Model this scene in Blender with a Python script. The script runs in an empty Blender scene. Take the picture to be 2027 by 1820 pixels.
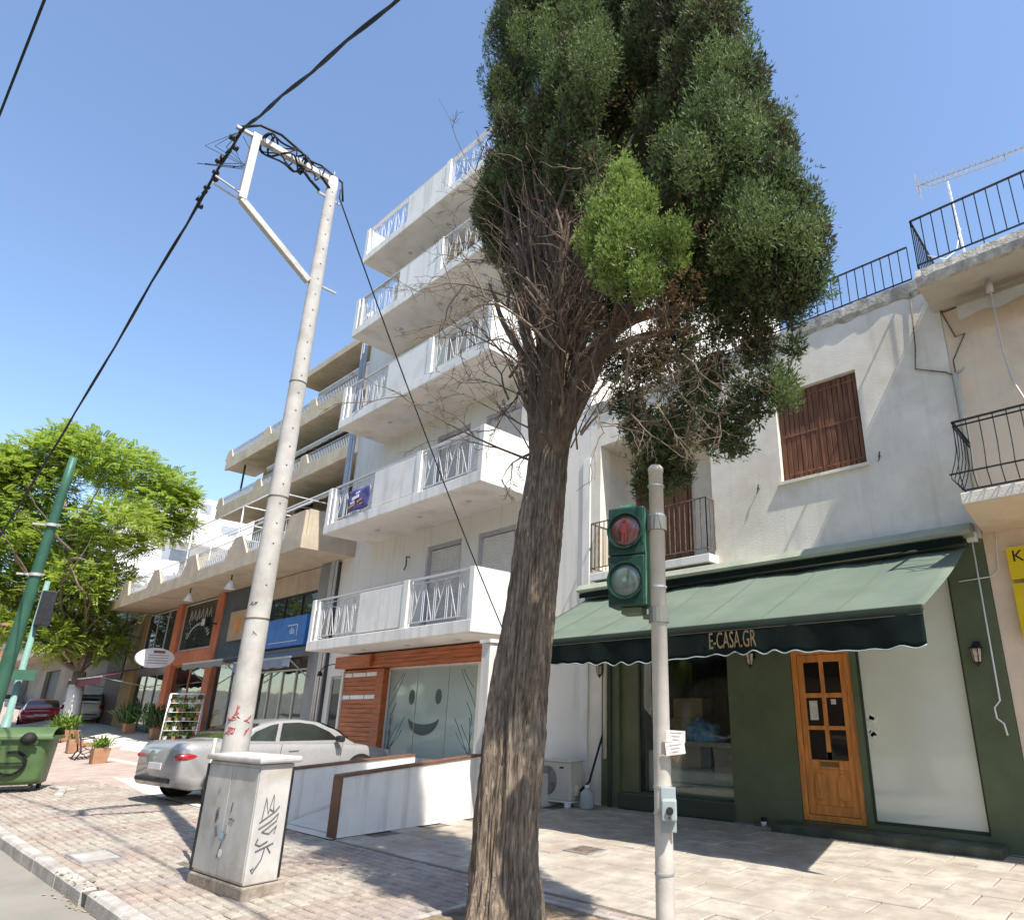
import bpy, bmesh, math, random
import numpy as np
from mathutils import Vector, Matrix, noise as mnoise
random.seed(7); rng = np.random.default_rng(11)
S = bpy.context.scene
COL = S.collection

# ------------------------------------------------------------------ camera
CAMZ = 1.55
F, CX, CY = 1275.5, 1213.0, 980.0            # calibrated on a 2027 x 1820 copy of the photograph
PITCH = math.atan((1405 - 980) / F); YAW = math.radians(40.2)
cam = bpy.data.cameras.new('camera'); camo = bpy.data.objects.new('camera', cam); COL.objects.link(camo)
camo.location = (0, 0, CAMZ)
camo.rotation_euler = (math.pi / 2 + PITCH, 0, YAW)
cam.sensor_fit = 'HORIZONTAL'; cam.sensor_width = 36.0
cam.lens = 36.0 * F / 2027.0
cam.shift_x = (1013.5 - CX) / 2027.0
cam.shift_y = (CY - 910.0) / 2027.0
cam.clip_start = 0.05; cam.clip_end = 3000
S.camera = camo

# ------------------------------------------------------------------ light
SUN = Vector((1.0, -0.20, 1.60)).normalized()     # towards the sun
EL = math.asin(SUN.z); AZ = math.atan2(SUN.x, SUN.y)
w = bpy.data.worlds.new('World'); S.world = w; w.use_nodes = True
nt = w.node_tree; bg = nt.nodes['Background']
sky = nt.nodes.new('ShaderNodeTexSky'); sky.sky_type = 'NISHITA'; sky.sun_disc = False
sky.sun_elevation = EL; sky.sun_rotation = AZ
sky.altitude = 50; sky.air_density = 1.0; sky.dust_density = 0.5; sky.ozone_density = 1.8
nt.links.new(sky.outputs[0], bg.inputs[0]); bg.inputs[1].default_value = 0.15
sl = bpy.data.lights.new('sun', 'SUN'); sl.energy = 4.2; sl.angle = math.radians(0.53); sl.color = (1, 0.945, 0.86)
so = bpy.data.objects.new('sun', sl); COL.objects.link(so); so.location = SUN * 60
so.rotation_euler = (-SUN).to_track_quat('-Z', 'Y').to_euler()
S.render.engine = 'CYCLES'
S.view_settings.view_transform = 'Standard'; S.view_settings.look = 'None'
S.view_settings.exposure = 0.93; S.view_settings.gamma = 1.0
S.cycles.max_bounces = 8; S.cycles.transparent_max_bounces = 16

# ------------------------------------------------------------------ pixel -> place
fw = Vector((-math.sin(YAW) * math.cos(PITCH), math.cos(YAW) * math.cos(PITCH), math.sin(PITCH)))
rt = Vector((math.cos(YAW), math.sin(YAW), 0)); upv = rt.cross(fw)
C0 = Vector((0, 0, CAMZ))
def ray(x, y): return fw * F + rt * (x - CX) - upv * (y - CY)
def aY(x, y, Y): d = ray(x, y); return C0 + d * (Y / d.y)
def aX(x, y, X): d = ray(x, y); return C0 + d * (X / d.x)
def aZ(x, y, Z=0.0): d = ray(x, y); return C0 + d * ((Z - CAMZ) / d.z)

# ------------------------------------------------------------------ materials
MATS = {}
def lin(c): return tuple((v / 12.92 if v <= 0.04045 else ((v + 0.055) / 1.055) ** 2.4) for v in c)
def mat(name, col, rough=0.75, var=0.12, scale=2.5, bump=0.0, bscale=40.0, metal=0.0, col2=None, c2scale=1.2, c2amt=0.5,
        streak=0.0, spec=0.35, coords='pos', stretch=(1, 1, 1), island=0.0, coat=0.0, translucent=0.0):
    if name in MATS: return MATS[name]
    m = bpy.data.materials.new(name); m.use_nodes = True; MATS[name] = m
    n = m.node_tree.nodes; l = m.node_tree.links
    b = n['Principled BSDF']
    b.inputs['Roughness'].default_value = rough; b.inputs['Metallic'].default_value = metal
    b.inputs['Specular IOR Level'].default_value = spec
    if coat: b.inputs['Coat Weight'].default_value = coat; b.inputs['Coat Roughness'].default_value = 0.06
    if coords == 'pos':
        g = n.new('ShaderNodeNewGeometry'); co = g.outputs['Position']
    else:
        g = n.new('ShaderNodeTexCoord'); co = g.outputs['Object']
    mp = n.new('ShaderNodeMapping'); mp.inputs['Scale'].default_value = stretch; l.new(co, mp.inputs[0]); co = mp.outputs[0]
    cur = None
    def mixn(fac, a, bcol, mode='MIX'):
        x = n.new('ShaderNodeMix'); x.data_type = 'RGBA'; x.blend_type = mode
        if isinstance(fac, float): x.inputs[0].default_value = fac
        else: l.new(fac, x.inputs[0])
        for i, v in ((6, a), (7, bcol)):
            if isinstance(v, tuple): x.inputs[i].default_value = (*v[:3], 1)
            else: l.new(v, x.inputs[i])
        return x.outputs[2]
    def noisef(sc, detail=5, st=None, lo=0.35, hi=0.65):
        t = n.new('ShaderNodeTexNoise'); t.inputs['Scale'].default_value = sc; t.inputs['Detail'].default_value = detail
        t.inputs['Roughness'].default_value = 0.62
        v = co
        if st:
            q = n.new('ShaderNodeMapping'); q.inputs['Scale'].default_value = st; l.new(co, q.inputs[0]); v = q.outputs[0]
        l.new(v, t.inputs['Vector'])
        r = n.new('ShaderNodeMapRange'); r.inputs[1].default_value = lo; r.inputs[2].default_value = hi; l.new(t.outputs[0], r.inputs[0])
        return r.outputs[0]
    base = tuple(col)
    dark = tuple(c * (1 - var * 1.3) for c in base); light = tuple(min(1, c * (1 + var)) for c in base)
    cur = mixn(noisef(scale), dark, light)
    if col2 is not None:
        f = noisef(c2scale, 6, None, 0.5 - 0.22 * c2amt + 0.08, 0.62 + 0.1)
        cur = mixn(f, cur, tuple(col2))
    if streak:
        f = noisef(1.0, 4, (5.0, 5.0, 0.35), 0.52, 0.75)
        mlt = n.new('ShaderNodeMath'); mlt.operation = 'MULTIPLY'; mlt.inputs[1].default_value = streak; l.new(f, mlt.inputs[0])
        cur = mixn(mlt.outputs[0], cur, tuple(c * 0.45 for c in base))
    if island:
        gg = n.new('ShaderNodeNewGeometry'); r = n.new('ShaderNodeMapRange')
        r.inputs[3].default_value = 1 - island; r.inputs[4].default_value = 1 + island; l.new(gg.outputs['Random Per Island'], r.inputs[0])
        vm = n.new('ShaderNodeVectorMath'); vm.operation = 'SCALE'; l.new(cur, vm.inputs[0]); l.new(r.outputs[0], vm.inputs['Scale']); cur = vm.outputs[0]
    l.new(cur, b.inputs['Base Color'])
    rr = n.new('ShaderNodeMapRange'); rr.inputs[3].default_value = max(0.03, rough - 0.08); rr.inputs[4].default_value = min(1, rough + 0.08)
    l.new(noisef(scale * 3), rr.inputs[0]); l.new(rr.outputs[0], b.inputs['Roughness'])
    if bump:
        t = n.new('ShaderNodeTexNoise'); t.inputs['Scale'].default_value = bscale; t.inputs['Detail'].default_value = 6; l.new(co, t.inputs['Vector'])
        bp = n.new('ShaderNodeBump'); bp.inputs['Strength'].default_value = bump; bp.inputs['Distance'].default_value = 0.02
        l.new(t.outputs[0], bp.inputs['Height']); l.new(bp.outputs[0], b.inputs['Normal'])
    if translucent:
        tr = n.new('ShaderNodeBsdfTranslucent'); l.new(cur, tr.inputs[0]); mx = n.new('ShaderNodeMixShader'); mx.inputs[0].default_value = translucent
        l.new(b.outputs[0], mx.inputs[1]); l.new(tr.outputs[0], mx.inputs[2])
        l.new(mx.outputs[0], n['Material Output'].inputs[0])
    return m
def glass(name, tint=(0.85, 0.9, 0.88), opacity=0.25, rough=0.02, film=(0.1, 0.12, 0.12)):
    """a pane: clear glass with a fresnel reflection and some tint / film that hides what is behind"""
    if name in MATS: return MATS[name]
    m = bpy.data.materials.new(name); m.use_nodes = True; MATS[name] = m
    n = m.node_tree.nodes; l = m.node_tree.links; n.remove(n['Principled BSDF'])
    t = n.new('ShaderNodeBsdfTransparent'); t.inputs[0].default_value = (*tint, 1)
    d = n.new('ShaderNodeBsdfDiffuse'); d.inputs[0].default_value = (*film, 1)
    g = n.new('ShaderNodeBsdfGlossy'); g.inputs['Roughness'].default_value = rough
    a = n.new('ShaderNodeMixShader'); a.inputs[0].default_value = opacity; l.new(t.outputs[0], a.inputs[1]); l.new(d.outputs[0], a.inputs[2])
    fr = n.new('ShaderNodeFresnel'); fr.inputs[0].default_value = 1.52
    ge = n.new('ShaderNodeNewGeometry'); tc = n.new('ShaderNodeTexNoise'); tc.inputs['Scale'].default_value = 1.3; l.new(ge.outputs['Position'], tc.inputs['Vector'])
    bp = n.new('ShaderNodeBump'); bp.inputs['Strength'].default_value = 0.05; bp.inputs['Distance'].default_value = 0.05; l.new(tc.outputs[0], bp.inputs['Height'])
    l.new(bp.outputs[0], g.inputs['Normal'])
    mu = n.new('ShaderNodeMath'); mu.operation = 'MULTIPLY_ADD'; mu.inputs[1].default_value = 0.7; mu.inputs[2].default_value = 0.0; mu.use_clamp = True
    l.new(fr.outputs[0], mu.inputs[0])
    b = n.new('ShaderNodeMixShader'); l.new(mu.outputs[0], b.inputs[0]); l.new(a.outputs[0], b.inputs[1]); l.new(g.outputs[0], b.inputs[2])
    l.new(b.outputs[0], n['Material Output'].inputs[0])
    return m

# ------------------------------------------------------------------ mesh helpers
def worldloc(o):
    v = Vector((0, 0, 0))
    while o is not None: v = v + o.location; o = o.parent
    return v
class MB:
    def __init__(s): s.v = []; s.f = []
    def add(s, vs, fs):
        o = len(s.v); s.v += [tuple(p) for p in vs]; s.f += [tuple(i + o for i in f) for f in fs]; return s
    def box(s, x0, y0, z0, x1, y1, z1):
        if x0 > x1: x0, x1 = x1, x0
        if y0 > y1: y0, y1 = y1, y0
        if z0 > z1: z0, z1 = z1, z0
        return s.add([(x0, y0, z0), (x1, y0, z0), (x1, y1, z0), (x0, y1, z0), (x0, y0, z1), (x1, y0, z1), (x1, y1, z1), (x0, y1, z1)],
                     [(0, 3, 2, 1), (4, 5, 6, 7), (0, 1, 5, 4), (1, 2, 6, 5), (2, 3, 7, 6), (3, 0, 4, 7)])
    def obox(s, c, size, R=None):
        hx, hy, hz = size[0] / 2, size[1] / 2, size[2] / 2; c = Vector(c)
        vs = [Vector(p) for p in [(-hx, -hy, -hz), (hx, -hy, -hz), (hx, hy, -hz), (-hx, hy, -hz), (-hx, -hy, hz), (hx, -hy, hz), (hx, hy, hz), (-hx, hy, hz)]]
        if R is not None: vs = [R @ v for v in vs]
        return s.add([c + v for v in vs], [(0, 3, 2, 1), (4, 5, 6, 7), (0, 1, 5, 4), (1, 2, 6, 5), (2, 3, 7, 6), (3, 0, 4, 7)])
    def bar(s, a, b, w, h=None, up=(0, 0, 1)):
        a = Vector(a); b = Vector(b); h = h or w; d = b - a; L = d.length
        if L < 1e-6: return s
        d.normalize(); u = Vector(up)
        if abs(d.dot(u)) > 0.98: u = Vector((0, 1, 0))
        x = d.cross(u).normalized(); z = x.cross(d)
        R = Matrix((x, d, z)).transposed()
        return s.obox((a + b) / 2, (w, L, h), R)
    def tube(s, pts, r, seg=8, cap=True):
        pts = [Vector(p) for p in pts]; n = len(pts)
        rs = r if hasattr(r, '__len__') else [r] * n
        ref = Vector((0.31, 0.2, 0.93)); vs = []; fs = []
        prev = None
        for i, p in enumerate(pts):
            t = (pts[min(i + 1, n - 1)] - pts[max(i - 1, 0)])
            if t.length < 1e-9: t = Vector((0, 0, 1))
            t.normalize()
            if prev is None:
                x = t.cross(ref)
                if x.length < 0.05: x = t.cross(Vector((1, 0, 0)))
            else:
                x = prev - t * prev.dot(t)
                if x.length < 1e-6: x = t.cross(ref)
            x.normalize(); prev = x; y = t.cross(x)
            for k in range(seg):
                a = 2 * math.pi * k / seg; vs.append(p + (x * math.cos(a) + y * math.sin(a)) * rs[i])
        for i in range(n - 1):
            for k in range(seg):
                k2 = (k + 1) % seg; fs.append((i * seg + k, i * seg + k2, (i + 1) * seg + k2, (i + 1) * seg + k))
        if cap: fs.append(tuple(range(seg - 1, -1, -1))); fs.append(tuple((n - 1) * seg + k for k in range(seg)))
        return s.add(vs, fs)
    def lathe(s, prof, c, axis='z', seg=20):
        c = Vector(c); vs = []; fs = []; n = len(prof)
        for r, h in prof:
            for k in range(seg):
                a = 2 * math.pi * k / seg; p, q = r * math.cos(a), r * math.sin(a)
                vs.append(c + Vector((p, q, h) if axis == 'z' else ((h, p, q) if axis == 'x' else (p, h, q))))
        for i in range(n - 1):
            for k in range(seg):
                k2 = (k + 1) % seg; fs.append((i * seg + k, i * seg + k2, (i + 1) * seg + k2, (i + 1) * seg + k))
        fs.append(tuple(range(seg - 1, -1, -1))); fs.append(tuple((n - 1) * seg + k for k in range(seg)))
        return s.add(vs, fs)
    def prism(s, poly, a0, a1, axis='y'):
        """poly: 2-D points; axis y -> (x,z) polygon from y=a0 to a1; x -> (y,z); z -> (x,y)"""
        n = len(poly)
        def P(p, a): return (p[0], a, p[1]) if axis == 'y' else ((a, p[0], p[1]) if axis == 'x' else (p[0], p[1], a))
        vs = [P(p, a0) for p in poly] + [P(p, a1) for p in poly]
        fs = [tuple(range(n)), tuple(range(2 * n - 1, n - 1, -1))] + [(i, (i + 1) % n, n + (i + 1) % n, n + i) for i in range(n)]
        return s.add(vs, fs)
    def grid(s, rows, closed=False):
        n = len(rows); m = len(rows[0]); vs = [p for r in rows for p in r]; fs = []
        for i in range(n - 1):
            for j in range(m - 1 + (1 if closed else 0)):
                j2 = (j + 1) % m; fs.append((i * m + j, i * m + j2, (i + 1) * m + j2, (i + 1) * m + j))
        return s.add(vs, fs)
    def build(s, name, material, parent=None, smooth=False, bevel=0.0, kind=None, label=None, local=False, recalc=True):
        off = Vector((0, 0, 0)) if (local or parent is None) else worldloc(parent)
        me = bpy.data.meshes.new(name); me.from_pydata([(v[0] - off.x, v[1] - off.y, v[2] - off.z) for v in s.v], [], s.f)
        if recalc and len(s.f) < 60000:
            bm = bmesh.new(); bm.from_mesh(me); bmesh.ops.recalc_face_normals(bm, faces=bm.faces); bm.to_mesh(me); bm.free()
        me.materials.append(material)
        if smooth: me.polygons.foreach_set('use_smooth', [True] * len(me.polygons))
        o = bpy.data.objects.new(name, me); COL.objects.link(o)
        if parent is not None: o.parent = parent
        if bevel:
            md = o.modifiers.new('bevel', 'BEVEL'); md.width = bevel; md.segments = 2; md.limit_method = 'ANGLE'; md.angle_limit = math.radians(40)
        if kind: o['kind'] = kind
        if label: o['label'] = label
        return o
def tag(o, label, cat, group=None):
    o['label'] = label; o['category'] = cat
    if group: o['group'] = group
    return o
def thing(name, label, cat, loc=(0, 0, 0), rz=0.0, group=None):
    o = bpy.data.objects.new(name, None); COL.objects.link(o); o.location = loc; o.rotation_euler = (0, 0, rz); o.empty_display_size = 0.2
    return tag(o, label, cat, group)
def inst(me, name, loc, parent=None, rz=0.0, scale=None):
    o = bpy.data.objects.new(name, me); COL.objects.link(o)
    if parent is not None: o.parent = parent; loc = Vector(loc) - worldloc(parent)
    o.location = loc; o.rotation_euler = (0, 0, rz)
    if scale: o.scale = scale
    return o
def text(body, size, material, name, parent, M, sx=1.0, extrude=0.002, align='CENTER'):
    cu = bpy.data.curves.new('lettering', 'FONT'); cu.body = body; cu.size = size; cu.extrude = extrude; cu.align_x = align; cu.align_y = 'CENTER'; cu.resolution_u = 3
    tmp = bpy.data.objects.new('tmp', cu); COL.objects.link(tmp); bpy.context.view_layer.update()
    me = bpy.data.meshes.new_from_object(tmp.evaluated_get(bpy.context.evaluated_depsgraph_get()))
    bpy.data.objects.remove(tmp); bpy.data.curves.remove(cu)
    off = worldloc(parent) if parent else Vector((0, 0, 0))
    for v in me.vertices: v.co = M @ Vector((v.co.x * sx, v.co.y, v.co.z)) - off
    me.materials.clear(); me.materials.append(material); me.name = name
    o = bpy.data.objects.new(name, me); COL.objects.link(o); o.parent = parent
    return o
def wallM(x, y, z, tilt=0.0):            # text on a wall that faces -Y
    return Matrix.Translation((x, y, z)) @ Matrix.Rotation(math.pi / 2, 4, 'X') @ Matrix.Rotation(tilt, 4, 'Z')
def sm(t): t = max(0.0, min(1.0, t)); return t * t * (3 - 2 * t)
def gh(x, y):                            # ground height: flat near, rising up the street and to the podium of the far block
    return max(0.0, -30 - x) * 0.043 + 0.5 * sm((y - 5.7) / 3.3) * sm((-17.2 - x) / 6.0)
def far_of(a, b, t): return Vector(a) * (1 - t) + Vector(b) * t
# ------------------------------------------------------------------ material palette
m_white = mat('white_plaster', (0.71, 0.675, 0.615), 0.85, 0.05, 1.2, 0.12, 60, col2=(0.6, 0.57, 0.52), c2scale=0.6, c2amt=0.5, streak=0.42)
m_whiteb = mat('white_balcony_paint', (0.755, 0.725, 0.67), 0.7, 0.04, 1.5, 0.06, 70, col2=(0.62, 0.59, 0.54), c2scale=1.1, c2amt=0.4, streak=0.6)
m_whitepaint = mat('white_metal_paint', (0.78, 0.78, 0.77), 0.45, 0.05, 6)
m_old = mat('aged_plaster', (0.77, 0.71, 0.61), 0.92, 0.07, 1.6, 0.25, 45, col2=(0.62, 0.545, 0.435), c2scale=0.9, c2amt=0.45, streak=0.3)
m_peel = mat('flaking_concrete', (0.50, 0.47, 0.41), 0.95, 0.25, 9, 0.6, 30, col2=(0.28, 0.25, 0.21), c2scale=7, c2amt=0.7)
m_peach = mat('peach_plaster', (0.75, 0.61, 0.455), 0.9, 0.05, 1.4, 0.15, 60, col2=(0.55, 0.42, 0.3), c2scale=0.8, c2amt=0.3, streak=0.15)
m_beige = mat('beige_concrete', (0.50, 0.415, 0.31), 0.92, 0.1, 1.8, 0.25, 40, col2=(0.37, 0.305, 0.225), c2scale=0.8, c2amt=0.4, streak=0.3)
m_green = mat('olive_green_paint', (0.105, 0.13, 0.07), 0.6, 0.1, 2, 0.06, 70)
m_dkgreen = mat('dark_green_paint', (0.045, 0.06, 0.042), 0.55, 0.1, 2, 0.05, 60)
m_step = mat('green_step_paint', (0.055, 0.07, 0.052), 0.5, 0.3, 4, 0.2, 40, col2=(0.12, 0.12, 0.1), c2scale=3, c2amt=0.4)
m_iron = mat('black_iron', (0.025, 0.025, 0.03), 0.55, 0.3, 12, metal=0.2)
m_rust = mat('rusty_iron', (0.16, 0.12, 0.09), 0.8, 0.4, 14)
m_door = mat('varnished_wood', (0.62, 0.235, 0.05), 0.38, 0.22, 3, 0.1, 30, stretch=(6, 6, 0.8), spec=0.5)
m_shut = mat('brown_shutter_wood', (0.19, 0.08, 0.042), 0.6, 0.35, 3, 0.15, 30, stretch=(8, 8, 0.7), island=0.15)
m_slatwood = mat('cedar_slats', (0.42, 0.12, 0.04), 0.5, 0.25, 2.5, 0.08, 30, stretch=(0.8, 4, 8), island=0.12)
m_awn = mat('sage_canvas', (0.135, 0.175, 0.135), 0.85, 0.06, 1.2, 0.05, 200, col2=(0.175, 0.205, 0.16), c2scale=0.7, c2amt=0.5, translucent=0.12)
m_val = mat('navy_valance_canvas', (0.012, 0.019, 0.017), 0.95, 0.15, 3, 0.05, 150, spec=0.05)
m_piping = mat('valance_piping', (0.32, 0.38, 0.38), 0.7, 0.1)
m_gold = mat('gold_lettering', (0.22, 0.16, 0.085), 0.5, 0.15, 10)
m_asphalt = mat('asphalt', (0.27, 0.25, 0.215), 0.95, 0.12, 1.2, 0.5, 130, col2=(0.22, 0.2, 0.18), c2scale=0.6, c2amt=0.4)
m_joint = mat('sandy_bedding', (0.16, 0.14, 0.115), 0.95, 0.25, 8, 0.4, 60)
m_rose = mat('rose_paver', (0.325, 0.262, 0.215), 0.92, 0.22, 5, 0.3, 80, col2=(0.30, 0.26, 0.24), c2scale=1.6, c2amt=0.5)
m_cream = mat('cream_paver', (0.355, 0.312, 0.255), 0.92, 0.22, 5, 0.3, 80, col2=(0.34, 0.30, 0.26), c2scale=1.6, c2amt=0.5)
m_slab = mat('forecourt_slab_stone', (0.40, 0.355, 0.295), 0.85, 0.2, 3.5, 0.2, 60, col2=(0.30, 0.245, 0.19), c2scale=1.1, c2amt=0.55)
m_conc = mat('light_concrete', (0.62, 0.58, 0.52), 0.9, 0.08, 1.2, 0.2, 60, col2=(0.5, 0.46, 0.4), c2scale=0.5, c2amt=0.4)
m_kerb = mat('kerb_concrete', (0.43, 0.40, 0.36), 0.92, 0.2, 4, 0.45, 60, col2=(0.27, 0.24, 0.21), c2scale=2.5, c2amt=0.6)
m_pavefar = mat('far_pavement', (0.40, 0.31, 0.265), 0.92, 0.15, 2.0, 0.3, 60, col2=(0.38, 0.34, 0.29), c2scale=0.9, c2amt=0.5)
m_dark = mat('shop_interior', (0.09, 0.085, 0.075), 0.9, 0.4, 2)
m_black = mat('black_rubber', (0.015, 0.015, 0.015), 0.7, 0.2, 10)
m_alu = mat('grey_aluminium', (0.42, 0.42, 0.42), 0.45, 0.08, 5, metal=0.5)
m_grey = mat('grey_render', (0.24, 0.245, 0.25), 0.85, 0.1, 2, 0.1, 60)
m_clear = glass('shop_window_glass', (0.9, 0.94, 0.91), 0.03)
m_mirror = glass('reflective_window_glass', (0.35, 0.4, 0.38), 0.55, 0.02, (0.07, 0.085, 0.075))

# ------------------------------------------------------------------ ground
def sheet(name, x0, x1, y0, y1, nx, ny, m, dz=0.0, hf=gh, edge=None):
    rows = []
    for j in range(ny + 1):
        r = []
        for i in range(nx + 1):
            x = x0 + (x1 - x0) * i / nx; ya = edge(x) if edge else y0
            y = ya + (y1 - ya) * j / ny; r.append((x, y, hf(x, y) + dz))
        rows.append(r)
    o = MB().grid(rows).build(name, m, recalc=False, smooth=True); o['kind'] = 'structure'; return o
road = sheet('road', -160, 90, -90, 2.02, 100, 6, m_asphalt, -0.13, lambda x, y: gh(x, 0))
sheet('ground', -400, 300, 60, 700, 4, 4, m_asphalt, -0.4, lambda x, y: 4.0)
pavement = sheet('pavement', -160, 90, 2.0, 60, 250, 60, m_joint, -0.016, lambda x, y: gh(x, y) - (.12 * sm((-12 - x) / 3) if y > 4.0 else 0))
sheet('far_pavement', -160, -19.95, 2.14, 60, 110, 40, m_pavefar, -0.004)
fore = sheet('forecourt', -75, -8.62, 4.9, 13.5, 90, 26, m_conc, 0.0, gh, lambda x: 4.655 + max(0, -16 - x) * 0.125)
sheet('side_pavement', -19.96, -15.5, 4.64, 5.4, 10, 6, m_pavefar, -0.003)
sheet('yard', -8.62, 30, 9.15, 30, 8, 4, m_conc, -0.002)

def chamfer_block(lx, ly, h, c=0.008):
    mb = MB(); a, b = lx / 2, ly / 2
    v = [(-a, -b, -h), (a, -b, -h), (a, b, -h), (-a, b, -h), (-a, -b, -c), (a, -b, -c), (a, b, -c), (-a, b, -c),
         (-a + c, -b + c, 0), (a - c, -b + c, 0), (a - c, b - c, 0), (-a + c, b - c, 0)]
    f = [(0, 1, 5, 4), (1, 2, 6, 5), (2, 3, 7, 6), (3, 0, 4, 7), (4, 5, 9, 8), (5, 6, 10, 9), (6, 7, 11, 10), (7, 4, 8, 11), (8, 9, 10, 11)]
    return v, f
def block_mesh(name, lx, ly, h, m, c=0.008):
    v, f = chamfer_block(lx, ly, h, c); me = bpy.data.meshes.new(name); me.from_pydata(v, [], f); me.materials.append(m); return me
def inframe(x, y, z, pad=30):
    d = Vector((x, y, z - CAMZ)); wv = d.dot(fw)
    if wv < 0.3: return None
    px = CX + F * d.dot(rt) / wv; py = CY - F * d.dot(upv) / wv
    return wv if (-pad < px < 2027 + pad and -pad < py < 1820 + pad) else None
# pavers of the public pavement (running bond, rows along the street; rose and cream bands across it)
PV = []
ry = 0; y = 2.19
while y < 4.62:
    x = -20.0 + (0.1 if ry % 2 else 0)
    while x < -1.0:
        PV.append((x, y)); x += 0.2
    y += 0.1; ry += 1
pits = [(-4.95, -3.65, 3.15, 4.45), (-2.75, -2.45, 3.4, 3.72), (-8.7, -8.1, 2.95, 3.55)]
PV = [p for p in PV if not any(a < p[0] < b and c < p[1] < d for a, b, c, d in pits)]
def rose(x): return (math.floor((x + 0.05) / 1.0) % 2) == 0
me_r = block_mesh('paver', 0.191, 0.091, 0.05, m_rose, .011); me_c = block_mesh('paver', 0.191, 0.091, 0.05, m_cream, .011)
vis = sorted([(wv, p) for p in PV for wv in [inframe(p[0], p[1], 0)] if wv], key=lambda t: t[0])[:300]
near = set(p for _, p in vis)
for p in near:
    o = inst(me_r if rose(p[0]) else me_c, 'paver', (p[0], p[1], random.uniform(-0.005, 0.004)), pavement, random.gauss(0, 0.012))
    o.rotation_euler.x = random.gauss(0, 0.016); o.rotation_euler.y = random.gauss(0, 0.009)
for sel, m in ((True, m_rose), (False, m_cream)):
    mb = MB(); v0, f0 = chamfer_block(0.191, 0.091, 0.05, .011)
    for p in PV:
        if p in near or rose(p[0]) != sel: continue
        dz = random.uniform(-0.005, 0.004); tx = random.gauss(0, 0.016)
        mb.add([(p[0] + a, p[1] + b, c + dz + b * tx) for a, b, c in v0], f0)
    mb.build('pavers', m, pavement, kind='stuff', recalc=False)
# stone slabs of the shop forecourt
y = 4.9; r = 0
slab_me = [block_mesh('paving_slab', 0.588, 0.388, 0.05, m_slab, 0.007)]
while y < 9.1:
    x = -8.32 + (0.3 if r % 2 else 0)
    while x < 1.6:
        o = inst(slab_me[0], 'paving_slab', (x, y, random.uniform(-0.005, 0.003)), pavement)
        o.rotation_euler.x = random.gauss(0, 0.007); o.rotation_euler.y = random.gauss(0, 0.006)
        x += 0.6
    y += 0.4; r += 1
# kerb: separate stones with joints; one is missing where the dropped kerb begins
kerb = thing('kerb', 'worn concrete kerb edging the tiled pavement beside the road', 'kerb', (-10, 2.06, 0))
kme = block_mesh('kerb_stone', 0.985, 0.15, 0.3, m_kerb, 0.025)
x = -19.5
while x < 0:
    if True:
        o = inst(kme, 'kerb_stone', (x + (.16 if x > -8.2 else 0), 2.07 + random.gauss(0, 0.006), 0.012 + random.gauss(0, 0.004)), kerb, random.gauss(0, 0.006))
        o.rotation_euler.y = random.gauss(0, 0.004)
    x += 1.0
for k, (px, py, a) in enumerate([(-18.0, 3.75, 0.1), (-17.1, 3.55, -0.25)]):
    inst(kme, 'kerb_stone', (px, py, 0.06), kerb, a)
# tree pit surround, covers
pit = thing('tree_pit', 'square of bare soil with concrete edging round the cypress trunk', 'tree pit', (-4.3, 3.8, 0))
mb = MB()
rows = []
for j in range(15):
    rows.append([(-4.95 + 1.3 * i / 14, 3.15 + 1.3 * j / 14, -0.004 + 0.035 * mnoise.noise(Vector((i * 0.5, j * 0.5, 3)))) for i in range(15)])
MB().grid(rows).build('soil', mat('dry_soil', (0.24, 0.18, 0.12), 0.98, 0.3, 9, 0.7, 50), pit, smooth=True, recalc=False)
for a in ((-4.98, 3.1, -3.62, 3.17), (-4.98, 4.43, -3.62, 4.5), (-4.98, 3.17, -4.91, 4.43), (-3.69, 3.17, -3.62, 4.43)):
    MB().box(a[0], a[1], -0.1, a[2], a[3], 0.012).build('edging', m_kerb, pit, bevel=0.008)
def cover(px, py, w, d, lab, m):
    p = aZ(px, py); t = thing('access_cover', lab, 'manhole cover', (p.x, p.y, 0))
    MB().box(p.x - w / 2, p.y - d / 2, -0.02, p.x + w / 2, p.y + d / 2, 0.007).build('lid', m, t, bevel=0.003)
    fr = MB()
    for a in ((-w / 2 - .03, -d / 2 - .03, w / 2 + .03, -d / 2 - .004), (-w / 2 - .03, d / 2 + .004, w / 2 + .03, d / 2 + .03), (-w / 2 - .03, -d / 2 - .004, -w / 2 - .004, d / 2 + .004), (w / 2 + .004, -d / 2 - .004, w / 2 + .03, d / 2 + .004)):
        fr.box(p.x + a[0], p.y + a[1], -0.02, p.x + a[2], p.y + a[3], 0.010)
    fr.build('frame', m_alu, t)
cover(188, 1694, 0.62, 0.34, 'grey concrete access cover set in the pink pavers by the kerb', m_kerb)
cover(1158, 1682, 0.34, 0.28, 'small rusty brown access cover set in the stone slabs before the green shop', m_rust)

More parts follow.
